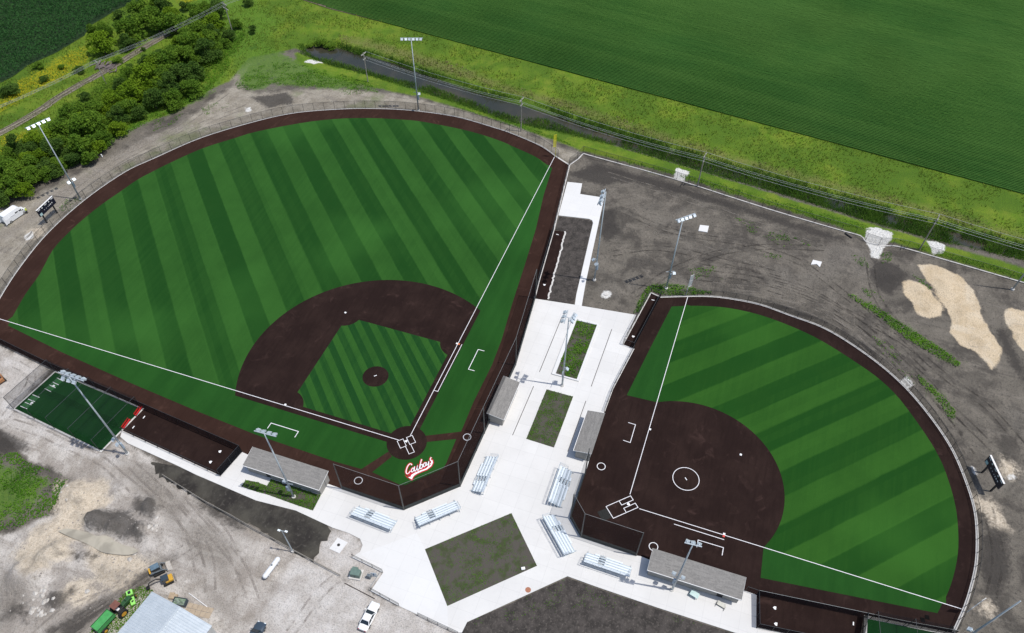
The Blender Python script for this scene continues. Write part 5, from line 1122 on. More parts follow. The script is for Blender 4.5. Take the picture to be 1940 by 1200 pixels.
m_hub = M('hub', (.45, .46, .47), None, 3, .35, .5, .6)
def sub(o, lv=2):
    md = o.modifiers.new('sub', 'SUBSURF'); md.levels = lv; md.render_levels = lv; o.data.polygons.foreach_set('use_smooth', [True] * len(o.data.polygons)); return o
def car(label, p, ang, col, L=4.9, Wd=1.82, suv=False):
    t = thing('car', label, 'car', (p[0], p[1], gz(p[0], p[1]) + .02), ang); w = Wd / 2; x = L / 2; zr = 1.66 if suv else 1.40; zb = 1.02 if suv else .86; pm = paint('car_paint_' + label[:8], col)
    S_ = [ring(x, w * .74, .34, .58), ring(x - .06, w * .84, .30, .66), ring(x - .45, w * .97, .26, zb - .10), ring(x * .35, w, .24, zb), ring(-x * .45, w, .24, zb + .03), ring(-x + .35, w * .96, .28, zb + .02), ring(-x + .05, w * .86, .34, zb - .04), ring(-x, w * .78, .38, zb - .18)]
    sub(loft(S_).build('body', pm, t), 2)
    xf, xr = x * .36, -x * (.62 if not suv else .92); rf, rr = x * .04, -x * (.40 if not suv else .80)
    gl = MB(); b1, b2 = w * .90, w * .70
    gl.add([(xf, -b1, zb - .02), (xf, b1, zb - .02), (xr, b1, zb), (xr, -b1, zb), (rf, -b2, zr), (rf, b2, zr), (rr, b2, zr), (rr, -b2, zr)], [(4, 5, 6, 7), (0, 4, 7, 3), (1, 2, 6, 5), (0, 1, 5, 4), (3, 7, 6, 2)])
    gl.build('windows', m_glass, t)
    MB().add([(rf + .05, -b2 - .03, zr - .02), (rf + .05, b2 + .03, zr - .02), (rr - .05, b2 + .03, zr - .02), (rr - .05, -b2 - .03, zr - .02), (rf - .05, -b2 * .9, zr + .06), (rf - .05, b2 * .9, zr + .06), (rr + .05, b2 * .9, zr + .06), (rr + .05, -b2 * .9, zr + .06)], [(4, 5, 6, 7), (0, 4, 7, 3), (1, 2, 6, 5), (0, 1, 5, 4), (3, 7, 6, 2)]).build('roof', pm, t)
    for s in (-1, 1):
        MB().tube((xf + .02, s * b1, zb - .02), (rf + .03, s * b2 * 1.02, zr), .05, n=5).tube((xr - .02, s * b1, zb), (rr - .03, s * b2 * 1.02, zr), .07, n=5).tube(((xf + xr) / 2 - .1, s * b1 * 1.0, zb), ((rf + rr) / 2, s * b2 * 1.02, zr), .035, n=5).build('pillar', pm, t)
        MB().box((xf - .12, s * (w + .09), zb + .05), (.14, .18, .12)).build('mirror', pm, t, bevel=.02)
        MB().box((x - .12, s * w * .60, .62), (.16, .34, .12), R(-s * 12)).build('headlight', m_lens, t); MB().box((-x + .06, s * w * .58, zb - .18), (.10, .34, .12), R(s * 10)).build('tail_light', m_redp, t)
    MB().box((-x - .01, 0, .42), (.14, Wd * .80, .16)).build('bumper', M('bumper', (.10, .10, .11), None, 3, .5), t)
    wheels(t, (x * .60, -x * .56), w * .90, .33, .22, m_hub); return t
a, b = G(712.5, 1140, .7), G(684.5, 1195, .7); car('white sedan parked on the pale lot below the handrails', (a + b) / 2, math.atan2(*(a - b)[1::-1]), (.82, .82, .81), 5.1, 1.86)
a = G(496.5, 1178, .7); dv = Vector((1, .05, 0)).normalized(); car('dark blue-grey car cut off by the bottom edge of the lot', Vector(a) - dv * 2.35, math.atan2(dv.y, dv.x), (.045, .065, .09), 4.7, 1.9, True)
# van
a, b = Vector(G(16, 418, .35)), Vector(G(41, 401, .35)); d = (a - b); ang = math.atan2(-d.y, -d.x); c = (a + b) / 2
t = thing('van', 'white high-roof delivery van at the left edge beside the thicket', 'van', (c.x, c.y, gz(c.x, c.y)), ang); vp = paint('van_paint', (.80, .81, .82))
bd = loft([ring(2.95, .72, .42, .82), ring(2.75, .92, .32, 1.08), ring(2.25, 1.02, .28, 1.28, .92), ring(1.55, 1.04, .27, 2.42, .80), ring(1.2, 1.04, .27, 2.62, .82), ring(-2.8, 1.04, .27, 2.62, .84), ring(-3.0, 1.02, .32, 2.52, .84)]).build('body', vp, t, bevel=.05)
MB().add([(2.22, -.84, 1.34), (2.22, .84, 1.34), (1.63, .74, 2.34), (1.63, -.74, 2.34)], [(0, 1, 2, 3)]).build('windscreen', m_glass, t).location = (.05, 0, .03)
for s in (-1, 1):
    MB().box((1.35, s * 1.035, 1.55), (.75, .03, .55)).build('side_window', m_glass, t); MB().box((.35, s * 1.03, 1.62), (.85, .03, .5)).build('side_window', m_glass, t)
    MB().box((2.0, s * 1.2, 1.45), (.15, .22, .3)).build('mirror', m_blackm, t); MB().box((2.72, s * .68, .95), (.2, .3, .2)).build('headlight', m_lens, t)
    MB().box((-3.25, s * 1.12, 1.4), (.5, .05, 2.1), R(-s * 20)).build('open_rear_door', vp, t); MB().box((-.9, s * 1.055, 1.5), (1.3, .012, .16)).build('side_lettering', M('lett_grey', (.5, .5, .55)), t)
MB().box((2.9, 0, .5), (.14, 1.5, .22)).build('bumper', m_blackm, t); wheels(t, (1.98, -1.98), .93, .35, .24, m_hub)
# person in a yellow vest
def person(label, p, ang):
    t = thing('person', label, 'person', (p[0], p[1], gz(p[0], p[1])), ang)
    J = {'pel': (0, 0, .95, .14), 'ch': (.02, 0, 1.32, .17), 'nk': (.03, 0, 1.50, .07), 'hd': (.05, 0, 1.66, .11), 'hl': (0, .10, .90, .10), 'kl': (.06, .11, .50, .075), 'al': (.0, .12, .08, .05), 'tl': (.16, .13, .04, .045), 'hr': (0, -.10, .90, .10), 'kr': (.02, -.12, .50, .075), 'ar': (-.10, -.12, .08, .05), 'tr': (.06, -.13, .04, .045), 'sl': (.02, .21, 1.42, .07), 'el': (.06, .27, 1.14, .05), 'wl': (.22, .22, .96, .04), 'fl': (.30, .20, .93, .035), 'sr': (.02, -.21, 1.42, .07), 'er': (.02, -.28, 1.14, .05), 'wr': (.14, -.26, .92, .04), 'fr': (.18, -.25, .84, .035)}
    E_ = [('pel', 'ch'), ('ch', 'nk'), ('nk', 'hd'), ('pel', 'hl'), ('hl', 'kl'), ('kl', 'al'), ('al', 'tl'), ('pel', 'hr'), ('hr', 'kr'), ('kr', 'ar'), ('ar', 'tr'), ('ch', 'sl'), ('sl', 'el'), ('el', 'wl'), ('wl', 'fl'), ('ch', 'sr'), ('sr', 'er'), ('er', 'wr'), ('wr', 'fr')]
    ks = list(J); me_ = bpy.data.meshes.new('body'); me_.from_pydata([J[k][:3] for k in ks], [(ks.index(a), ks.index(b)) for a, b in E_], [])
    o = bpy.data.objects.new('body', me_); COL.objects.link(o); o.parent = t
    sk = o.modifiers.new('skin', 'SKIN'); lay = me_.skin_vertices[0].data if me_.skin_vertices else None
    if lay is None:
        bm = bmesh.new(); bm.from_mesh(me_); bm.verts.layers.skin.verify(); bm.to_mesh(me_); bm.free(); lay = me_.skin_vertices[0].data
    for i, k in enumerate(ks): lay[i].radius = (J[k][3], J[k][3]); lay[i].use_root = (k == 'pel')
    o.modifiers.new('sub', 'SUBSURF').render_levels = 2
    mt, n, b = principled('person_mat', .85, .2); h = NT(n); z = h.sep(n.nodes.new('ShaderNodeTexCoord').outputs['Object'])[2]
    c = h.mix(h.ramp(z, .90, .93), (.030, .038, .060), (.62, .72, .10)); c = h.mix(h.ramp(z, 1.50, 1.53), c, (.42, .26, .19)); n.links.new(c, b.inputs['Base Color']); me_.materials.append(mt)
    MB().add(*(lambda r_: ([(math.cos(2 * PI * i / 12) * q + .05, math.sin(2 * PI * i / 12) * q, zz) for q, zz in r_ for i in range(12)], [(k * 12 + i, k * 12 + (i + 1) % 12, k * 12 + 12 + (i + 1) % 12, k * 12 + 12 + i) for k in range(len(r_) - 1) for i in range(12)]))([(.19, 1.70), (.135, 1.71), (.13, 1.78), (.08, 1.83), (.005, 1.85)])).build('hard_hat', M('hat', (.75, .76, .55), None, 3, .4), t)
person('person in a bright yellow vest standing in front of the white van', G(52.5, 404), R(-60))

# construction machines
m_mach = M('machine_grey', (.16, .19, .21), (.11, .13, .145), 3, .5, .4); m_myel = M('machine_yellow', (.62, .36, .05), (.55, .31, .04), 3, .5); m_roofd = M('cab_roof', (.045, .065, .085), (.035, .05, .065), 2, .4); m_stl = M('steel_worn', (.32, .30, .28), (.24, .22, .2), 4, .6, .4, .4)
def track(t, y, L=1.7, w=.36, h_=.5):
    p = [(-L / 2, h_ * .5), (-L / 2 + .15, .03), (L / 2 - .15, .03), (L / 2, h_ * .5), (L / 2 - .15, h_), (-L / 2 + .15, h_)]; mb = MB(); n = 6
    mb.add([(x, y - w / 2, z) for x, z in p] + [(x, y + w / 2, z) for x, z in p], [tuple(range(n)), tuple(range(2 * n - 1, n - 1, -1))] + [(i, n + i, n + (i + 1) % n, (i + 1) % n) for i in range(n)]); mb.build('track', m_tyre, t, bevel=.04)
a, b = Vector(G(283, 1086, .8)), Vector(G(320, 1071, .3)); d = b - a; c = a.lerp(b, .42)
t = thing('skid_steer', 'grey compact track loader with its bucket on the ground by the dirt piles', 'loader', (c.x, c.y, gz(c.x, c.y)), math.atan2(d.y, d.x))
for y in (-.72, .72): track(t, y, 2.0)
MB().box((-.25, 0, .72), (2.0, 1.0, .75)).build('body', m_mach, t, bevel=.05); MB().box((-.05, 0, 1.45), (1.25, .95, .9)).build('cab', m_glass, t, bevel=.04); MB().box((-.08, 0, 1.95), (1.4, 1.05, .12)).build('cab_roof', M('roof_blue', (.13, .19, .24), (.10, .15, .19), 2, .4), t, bevel=.03)
MB().box((-1.15, 0, 1.15), (.28, 1.1, .5)).build('engine_cover', m_myel, t, bevel=.04)
for y in (-.72, .72): MB().tube((-1.15, y, 1.35), (.9, y, 1.0), .09).tube((.9, y, 1.0), (1.45, y, .35), .09).build('lift_arm', m_mach, t)
MB().add([(1.4, -1, .05), (1.4, 1, .05), (2.15, 1, .03), (2.15, -1, .03), (1.35, -1, .6), (1.35, 1, .6)], [(0, 3, 2, 1), (0, 1, 5, 4), (0, 4, 3), (1, 2, 5)]).add([(1.42, -1, .09), (2.15, -1, .07), (2.15, 1, .07), (1.42, 1, .09), (1.38, 1, .62), (1.38, -1, .62)], [(0, 1, 2, 3), (0, 3, 4, 5)]).build('bucket', M('bucket_worn', (.46, .43, .39), (.38, .35, .31), 4, .6), t)
c = Vector(G(317, 1099, .6)); tip = Vector(G(279, 1119, .3)); d = tip - c
t = thing('mini_excavator', 'small yellow and black excavator with its boom reaching toward the shed', 'excavator', (c.x, c.y, gz(c.x, c.y)), math.atan2(d.y, d.x))
for y in (-.6, .6): track(t, y, 1.8, .34)
MB().box((-.35, 0, .85), (1.3, 1.25, .55)).build('house', m_myel, t, bevel=.08); MB().box((.1, .1, 1.5), (.95, .9, .85)).build('cab', m_glass, t, bevel=.03); MB().box((.08, .1, 2.0), (1.2, 1.05, .1)).build('cab_roof', m_roofd, t, bevel=.03)
MB().tube((.5, -.35, .9), (1.5, -.35, 1.9), .13, .11).tube((1.5, -.35, 1.9), (2.5, -.35, 1.75), .11, .1).build('boom', m_blackm, t); MB().tube((2.5, -.35, 1.8), (3.3, -.35, .6), .09).build('stick', m_blackm, t)
MB().box((3.3, -.35, .35), (.45, .6, .45), 0, R(25)).build('bucket', m_blackm, t, bevel=.04); MB().box((-1.25, 0, .35), (.1, 1.5, .4)).build('dozer_blade', m_stl, t)
MB().tube((.7, -.35, 1.0), (1.6, -.35, 2.05), .05).tube((1.4, -.35, 2.1), (2.6, -.35, 1.95), .05).build('hydraulic_ram', m_stl, t)
c = G(-2, 718, .8); t = thing('compact_loader', 'orange and tan machine cut off by the left edge on the pale gravel', 'loader', (c[0], c[1], gz(c[0], c[1])), R(70))
m_or = M('machine_orange', (.42, .20, .09), (.34, .16, .07), 3, .6)
for y in (-.7, .7): track(t, y, 1.8)
MB().box((-.1, 0, .8), (1.7, 1.2, .7)).build('body', m_or, t, bevel=.05); MB().box((.1, 0, 1.5), (1.1, 1.0, .8)).build('cab', m_roofd, t, bevel=.05); MB().box((1.5, 0, .35), (.7, 1.8, .5)).build('bucket', m_or, t, bevel=.04)
for y in (-.7, .7): MB().tube((-.8, y, 1.3), (1.2, y, .6), .08).build('lift_arm', m_or, t)

# farm machinery
m_jg = M('farm_green', (.075, .34, .10), (.06, .28, .08), 1.5, .5); m_jgd = M('farm_green_dark', (.02, .07, .028), (.03, .09, .03), 2, .6); m_jy = M('farm_yellow', (.68, .36, .04), (.60, .32, .04), 3, .5); m_lime = M('lime', (.32, .75, .16), (.28, .66, .14), 2, .5); m_rust = M('rusty_canopy', (.20, .085, .062), (.15, .065, .05), 2, .8)
c = Vector(G(200, 1183, .0)) ; ang = math.atan2(G(214, 1163)[1] - G(186, 1193)[1], G(214, 1163)[0] - G(186, 1193)[0])
t = thing('farm_wagon', 'bright green flat-topped farm wagon at the bottom left beside the shed', 'wagon', (c.x + .1, c.y - .2, gz(c.x, c.y)), ang)
MB().box((0, 0, 1.35), (3.5, 1.7, .9)).build('box', m_jg, t, bevel=.04); MB().box((0, .80, 1.84), (3.5, .08, .12)).box((0, -.80, 1.84), (3.5, .08, .12)).box((-1.71, 0, 1.84), (.08, 1.52, .12)).box((1.71, 0, 1.84), (.08, 1.52, .12)).build('rim', m_jgd, t); MB().box((0, 0, .8), (3.3, .9, .25)).build('chassis', m_blackm, t); MB().tube((1.7, 0, .75), (2.7, 0, .6), .07).build('drawbar', m_blackm, t)
wheels(t, (-.9,), 1.0, .52, .34, m_jy)
c = Vector(G(236, 1153, .0)); t = thing('tractor', 'old green tractor with rusty canopy and orange-yellow wheel hubs by the shed', 'tractor', (c.x, c.y, gz(c.x, c.y)), ang)
MB().box((.9, 0, 1.15), (1.9, .75, .7)).build('bonnet', m_jgd, t, bevel=.06); MB().box((-.5, 0, .95), (1.3, .9, .6)).build('body', m_blackm, t, bevel=.05); MB().box((-.75, 0, 1.35), (.5, .5, .12)).box((-.98, 0, 1.6), (.1, .5, .5)).build('seat', m_trim, t, bevel=.03)
MB().box((-.55, .25, 2.5), (1.35, 1.3, .08)).build('canopy', m_rust, t, bevel=.02)
for x, y in ((-1.1, -.3), (-1.1, .8), (.05, -.3), (.05, .8)): MB().tube((x, y, 1.0), (x, y, 2.5), .04).build('canopy_post', m_blackm, t)
wheels(t, (-.75,), .98, .82, .48, m_jy); wheels(t, (1.5,), .7, .42, .26, m_jy)
MB().tube((.9, -.2, 1.4), (.9, -.2, 2.2), .05).build('exhaust', m_blackm, t)
c = Vector(G(253, 1133, 0)); t = thing('farm_implement', 'lime green two-part farm implement in the grass ahead of the tractor', 'implement', (c.x, c.y, gz(c.x, c.y)), ang + R(60))
MB().box((.75, .2, .75), (.95, 1.0, .5)).build('hopper', m_lime, t, bevel=.05); MB().box((.75, .2, 1.01), (.55, .45, .03)).build('hopper_opening', m_blackm, t); MB().box((-.85, .1, .6), (1.5, .75, .4)).build('hood', m_lime, t, bevel=.06); MB().tube((-1.4, 0, .35), (1.3, 0, .35), .09).build('axle', m_blackm, t); MB().tube((0, 0, .5), (0, .9, .5), .07).build('drawbar', m_blackm, t)
wheels(t, (0,), .45, .35, .2, m_jy)

# shed with ribbed metal roof
eA, eB = Vector(G(288, 1121, 3.4)), Vector(G(402, 1186, 3.4)); d = (eB - eA); d.z = 0; Wsh = d.length; ang = math.atan2(d.y, d.x); e0 = eA.copy(); Lsh = 16.0
back = Vector((d.y, -d.x, 0)).normalized()
if back.x > 0: back = -back
t = thing('metal_shed', 'pale metal-roofed shed at the bottom edge of the dirt yard', 'shed', (e0.x, e0.y, 0)); m_mroof = M('metal_roof', (.60, .65, .68), (.54, .59, .62), .6, .4, .5, .3); m_mwall = M('metal_wall', (.5, .5, .48), (.44, .44, .42), 1, .6)
dh = d.normalized(); rise = .85
for side in (0, 1):
    n = int(Lsh / .46)
    for i in range(n):                                            # ribbed roof sheets, one piece each
        a_ = back * (i * .46); b_2 = back * ((i + 1) * .46 - .0); ea = dh * (0 if side == 0 else Wsh); rm = dh * (Wsh / 2)
        q = []
        for f, z in ((0, 0), (.06, .05), (.14, .05), (.20, 0), (.459, 0)):
            p = back * (i * .46 + f); q.append((ea + p + Vector((0, 0, 3.4 + z)), rm + p + Vector((0, 0, 3.4 + rise + z))))
        mb = MB(); mb.v = [tuple(x) for pr_ in q for x in pr_]; mb.f = [(2 * k, 2 * k + 1, 2 * k + 3, 2 * k + 2) for k in range(4)]; mb.build('roof_sheet', m_mroof, t)
for s in (.15, Wsh - .15): p = dh * s + back * (Lsh / 2); MB().box((p.x, p.y, 1.7), (.1, Lsh - .3, 3.4), math.atan2(back.y, back.x) - PI / 2).build('side_wall', m_mwall, t)
for k, s in enumerate((.2, Lsh - .2)):
    p0 = dh * .2 + back * s; p1 = dh * (Wsh - .2) + back * s; pm_ = dh * (Wsh / 2) + back * s
    MB().add([(p0.x, p0.y, 0), (p1.x, p1.y, 0), (p1.x, p1.y, 3.38), (pm_.x, pm_.y, 3.36 + rise), (p0.x, p0.y, 3.38)], [(0, 1, 2, 3, 4)]).build('gable_wall', m_mwall, t)
p0 = dh * (Wsh / 2); MB().box((p0.x + back.x * Lsh / 2, p0.y + back.y * Lsh / 2, 3.4 + rise + .06), (.3, Lsh, .05), math.atan2(back.y, back.x) - PI / 2).build('ridge_cap', m_mroof, t)
# yard clutter
c = Vector(G(343, 1143, 0)); t = thing('junk_bin', 'dark open bin full of green clutter beside the metal shed', 'bin', (c.x, c.y, gz(c.x, c.y)), R(-80))
for q, dm in (((0, .6, .5), (2.2, .08, 1.0)), ((0, -.6, .5), (2.2, .08, 1.0)), ((1.06, 0, .5), (.08, 1.12, 1.0)), ((-1.06, 0, .5), (.08, 1.12, 1.0))): MB().box(q, dm).build('panel', m_roofd, t)
mb = MB(); [mb.tube((rnd.uniform(-.9, .9), rnd.uniform(-.45, .45), .6), (rnd.uniform(-.9, .9), rnd.uniform(-.45, .45), rnd.uniform(.8, 1.15)), .06) for _ in range(16)]; mb.box((0, 0, .5), (2.0, 1.1, .5)); mb.build('clutter', M('clutter', (.16, .24, .15), (.26, .3, .27), 2.5), t)
a, b = V(357.5, 1124, .1), V(392.5, 1150, .1); tag(MB().tube(a, b, .07, n=8).build('pipe', m_trim), 'long white pipe lying on the dirt beside the shed', 'pipe')
t = thing('paving', 'small patch of tan paving slabs beside the metal shed', 'paving', tuple(V(376, 1160, 0)), R(-84)); sl = MB().box((0, 0, 0), (.86, .86, .08)).mesh('paving_slab', M('slab_tan', (.42, .34, .25), (.36, .29, .215), 1.5, .9))
for i in range(5):
    for j in range(2): link(sl, 'paving_slab', t, (-1.9 + i * .93, -.2 + j * .93, rnd.uniform(.0, .03)), R(rnd.uniform(-3, 3)))
for u, v, r_ in ((326, 1130, .5), (333, 1132, .4)):
    c = V(u, v); tag(MB().box((c.x, c.y, .2), (2.2 * r_, 1.6 * r_, .4), R(15)).build('lumber_stack', M('lumber', (.42, .33, .22), (.34, .26, .18), 3, .9), bevel=.03), 'tan %s stack beside the shed corner' % ('larger' if r_ > .45 else 'smaller'), 'stack')
# propane tank
a, b = Vector(G(529, 1056, .95)), Vector(G(499, 1096, .95)); d = a - b; c = (a + b) / 2; t = thing('propane_tank', 'long white propane tank lying on the edge of the lot', 'tank', (c.x, c.y, 0), math.atan2(d.y, d.x)); L = d.length; secs = []
for x, r_ in ((-L / 2, .05), (-L / 2 + .05, .22), (-L / 2 + .18, .38), (-L / 2 + .4, .46), (L / 2 - .4, .46), (L / 2 - .18, .38), (L / 2 - .05, .22), (L / 2, .05)): secs.append([(x, r_ * math.cos(2 * PI * i / 18), .95 + r_ * math.sin(2 * PI * i / 18)) for i in range(18)])
loft(secs).build('tank', M('tank_white', (.74, .75, .76), (.66, .67, .68), 2, .35), t, smooth=True); MB().tube((.3, 0, 1.35), (.3, 0, 1.55), .16, n=10).build('valve_dome', m_mach, t)
for x in (-1.2, 1.2): MB().box((x, 0, .28), (.25, .7, .56)).build('saddle', m_curb, t)
# parking-lot lamp
b = G(555, 1045.5); hh = 8.3; t = thing('street_lamp', 'grey twin-headed lamp post at the edge of the black soil', 'lamp post', (b[0], b[1], 0)); MB().tube((0, 0, -.2), (0, 0, hh), .11, .08, 8).build('pole', m_galv, t); MB().tube((0, 0, 0), (0, 0, .5), .28, n=10).build('footing', m_curb, t)
MB().tube((-.1, .35, hh), (.1, -.75, hh), .05).build('arm', m_galv, t)
for x, y in ((-.1, .45), (.1, -.8)): MB().box((x, y, hh), (.34, .5, .14)).build('lamp_head', m_lens, t, bevel=.03)
# transformer and meter pedestal
b = G(675, 1089); t = thing('transformer', 'green electrical transformer box on the gravel pad', 'transformer', (b[0], b[1], 0), R(8)); m_tg = M('transformer_green', (.135, .20, .17), (.11, .17, .145), 1.5, .5)
MB().box((0, 0, .12), (2.0, 2.2, .24)).build('pad', m_curb, t); MB().box((-.1, -.05, .85), (1.2, 1.7, 1.25)).build('cabinet', m_tg, t, bevel=.06); MB().box((.65, .25, .75), (.5, 1.0, 1.0)).build('side_cabinet', m_tg, t, bevel=.05); MB().box((-.72, -.05, .8), (.03, .05, .9)).build('door_seam', m_dark, t)
b = G(700, 1095); t = thing('meter_pedestal', 'grey meter pedestal with a pale panel beside the transformer', 'electrical box', (b[0], b[1], 0), R(0)); MB().box((0, 0, .6), (.5, .6, 1.2)).build('cabinet', m_mach, t, bevel=.03); MB().box((.5, -.7, .75), (.08, 1.0, 1.5), R(15)).build('panel', m_lamp, t); MB().box((.45, -.72, .9), (.02, .15, .9), R(15)).build('stripe', M('stripe_blue', (.06, .14, .26)), t)
# covers, pads and small things
def pad(label, pts, z, hgt, mat=m_conc2, cat='concrete pad', name='concrete_pad'): o = MB().prism(P2(pts), z, z + hgt).build(name, mat); return tag(o, label, cat)
pad('square pale concrete pad in the middle of the dirt lot', [(1326, 427), (1343, 429), (1340, 441), (1323, 438)], -.1, .22)
pad('broken pale concrete pad on the dirt left of the riprap', [(1540, 493), (1557, 497), (1553, 507), (1547, 501), (1536, 502)], -.1, .22)
pad('pale manhole slab on the gravel beside the plaza', [(640, 1019), (659, 1028), (643, 1049), (624, 1040)], -.06, .12)
b = G(641.6, 1033); tag(MB().tube((b[0], b[1], .05), (b[0], b[1], .09), .28, n=14).build('manhole_cover', m_dark), 'dark round manhole cover on the pale slab by the plaza', 'manhole')
b = G(1000.5, 1118); tag(MB().tube((b[0], b[1], .02), (b[0], b[1], .045), .5, n=18).build('manhole_cover', M('rust_cover', (.40, .17, .10), (.32, .14, .085), 4)), 'rusty round manhole cover in the lower plaza walk', 'manhole')
b = G(1148, 558); tag(MB().tube((b[0], b[1], -.1), (b[0], b[1], .1), .45, n=14).build('manhole_cover', m_curb), 'pale manhole in white gravel below the right field path', 'manhole')
a, b = V(1601, 442, .15), V(1614, 451, .15); tag(MB().tube(a, b, .18, n=10).build('pipe', m_blackm), 'short black drain pipe on the dirt near the riprap', 'pipe')
a, b = V(653, 1105, .05), V(710, 1134.5, .05); tag(MB().tube(a, b, .07, n=6).build('steel_angle', M('dark_rust', (.05, .035, .03), (.07, .05, .04), 3)), 'long dark steel bar along the lot kerb', 'bar')
o = slab('utility_box', V(991, 1078, .04), R(30), (.5, .7, .35), 'small white box in the corner of the centre bed', 'box')
o = slab('hydrant', V(194, 298, -.05), 0, (.3, .3, .9), 'small white hydrant post beside the dirt road at the thicket', 'hydrant')
for i, (u, v) in enumerate(((1748, 1174.7), (1756.5, 1170))): slab('rubber_mat', V(u, v, .004), R(8), (.75, .7, .05), 'black rubber mat on the lower warning track, %s one' % ('left', 'right')[i], 'mat', M('mat_black%d' % i, (.008, .008, .008), None, 2, .95, .02))
b = V(1314.5, 1129, .03); t = thing('glass_table', 'small table with greenish top behind the lower dugout', 'table', b, R(-15)); MB().box((0, 0, .74), (1.0, 1.5, .04)).build('top', M('teal_top', (.55, .68, .65), (.45, .6, .57), 2, .3), t)
for x in (-.42, .42):
    for y in (-.65, .65): MB().tube((x, y, 0), (x, y, .73), .03).build('leg', M('teal_leg', (.05, .25, .22)), t)
b = V(1364, 1150, .03); t = thing('folding_table', 'folding table frame lying behind the lower dugout door', 'table frame', b, R(-15)); MB().box((.35, 0, .30), (.8, 1.4, .03), 0, R(-20)).build('top', M('top_cream', (.66, .64, .56), None, 2), t); MB().tube((0, -.9, .25), (0, .9, .25), .035).tube((-.45, -.75, .05), (.4, -.75, .3), .03).tube((-.45, .75, .05), (.4, .75, .3), .03).tube((0, -.75, .25), (0, -.75, .02), .03).tube((0, .75, .25), (0, .75, .02), .03).build('frame', m_blackm, t)
# railway
rl = smooth_line(P2([(-60, 285), (0, 253), (30, 237), (80, 207), (105, 189), (150, 162), (175, 149), (215, 126), (245, 108), (285, 84), (330, 58)]), 5); t = thing('railway_track', 'overgrown railway track running along the thicket', 'railway', (*rl[0], 0)); o0 = Vector(rl[0])
struct(MB().strip(rl, 2.7, .10).build('ballast', M('ballast_stone', (.30, .27, .21), (.20, .20, .11), .5, .95, bump=.8, c3=(.13, .19, .04), scale3=.35)), 'pale brown railway ballast')
for s in (-.72, .72):
    pts = resample(rl, 2.0); q = []
    for i, p in enumerate(pts):
        d = (pts[min(i + 1, len(pts) - 1)] - pts[max(i - 1, 0)]).normalized(); q.append(Vector((p.x - d.y * s - o0.x, p.y + d.x * s - o0.y, .30)))
    MB().path(q, .06, 4).build('rail', M('rail_rust', (.085, .06, .05), (.11, .08, .065), 2, .6), t)
tm = MB().box((0, 0, .16), (.24, 2.4, .18)).mesh('tie', M('tie_wood', (.26, .225, .185), (.19, .165, .13), 2, .95)); pts = resample(rl, .62)
for i in range(1, len(pts)):
    d = pts[i] - pts[i - 1]
    if i % 1 == 0: link(tm, 'tie', t, (pts[i].x - o0.x, pts[i].y - o0.y, 0), math.atan2(d.y, d.x) + R(rnd.uniform(-3, 3)))
c = V(203, 128, 0); t = thing('tie_pile', 'heap of grey old railway ties beside the track', 'pile', (c.x, c.y, gz(c.x, c.y))); tm2 = MB().box((0, 0, 0), (2.4, .26, .2)).mesh('tie', M('old_tie', (.20, .165, .155), (.13, .11, .105), 2, .95))
for i in range(46):
    o = link(tm2, 'tie', t, (rnd.gauss(0, .9), rnd.gauss(0, 2.0), .1 + abs(rnd.gauss(0, .35))), R(rnd.uniform(-40, 40))); o.rotation_euler[1] = R(rnd.uniform(-12, 12))
mt, n_, b__ = principled('silt', .45, .3); h = NT(n_); n_.links.new(h.mix(h.ramp(h.noise(.25, 3, .5, None, .8), .42, .6), (.40, .365, .295), (.29, .265, .215)), b__.inputs['Base Color'])
silt = smooth_line(P2([(112, 1008), (130, 1003), (165, 1010), (185, 1018), (205, 1018), (228, 1032), (255, 1040), (262, 1047), (245, 1053), (215, 1052), (195, 1048), (180, 1040), (160, 1030), (135, 1020), (112, 1008)]), 3)[:-1]
zs = max(gz(*p) for p in silt) + .03; mb = MB(); mb.poly(silt, 0)
mb.v = [(x, y, gz(x, y) + .10) for x, y, z in mb.v]
c_ = np.array(silt).mean(0); zz = [gz(*p) + .10 for p in silt]; mb = MB(); k = len(silt)
for f in (1, .75, .5, .25): mb.v += [(c_[0] + (p[0] - c_[0]) * f, c_[1] + (p[1] - c_[1]) * f, gz(c_[0] + (p[0] - c_[0]) * f, c_[1] + (p[1] - c_[1]) * f) * .5 + np.mean(zz) * .5 + .25) for p in silt]
mb.f = [(r_ * k + i, r_ * k + (i + 1) % k, (r_ + 1) * k + (i + 1) % k, (r_ + 1) * k + i) for r_ in range(3) for i in range(k)] + [tuple(3 * k + i for i in range(k))]
struct(mb.build('silt_pool', mt, smooth=True), 'smooth grey silt drying between the spoil heaps')
# loose stones on the riprap patches
def stones(label, polys, dens, seed):
    mb = MB(); r = random.Random(seed)
    for k, p in enumerate(polys):
        xs, ys = sample(p, dens, seed + k)
        for x, y in zip(xs, ys):
            s_ = r.uniform(.14, .42) * (.6 if seed == 221 else .7 if seed == 201 else 1.7); z = gz(x, y); q = [(x + s_ * r.uniform(.6, 1) * math.cos(a), y + s_ * r.uniform(.6, 1) * math.sin(a), z) for a in (.2, 1.4, 2.7, 3.9, 5.2)]; tp = (x + r.uniform(-.1, .1), y + r.uniform(-.1, .1), z + s_ * r.uniform(.5, .9))
            mb.add(q + [tp], [(i, (i + 1) % 5, 5) for i in range(5)])
    o = mb.build('stones', M('stone_pale%d' % seed, *(((.70, .69, .66), (.58, .57, .54)) if seed == 201 else ((.55, .52, .48), (.42, .39, .35)) if seed == 231 else ((.34, .31, .28), (.22, .20, .18))), 1.5, .9)); o['kind'] = 'stuff'; o['label'] = label
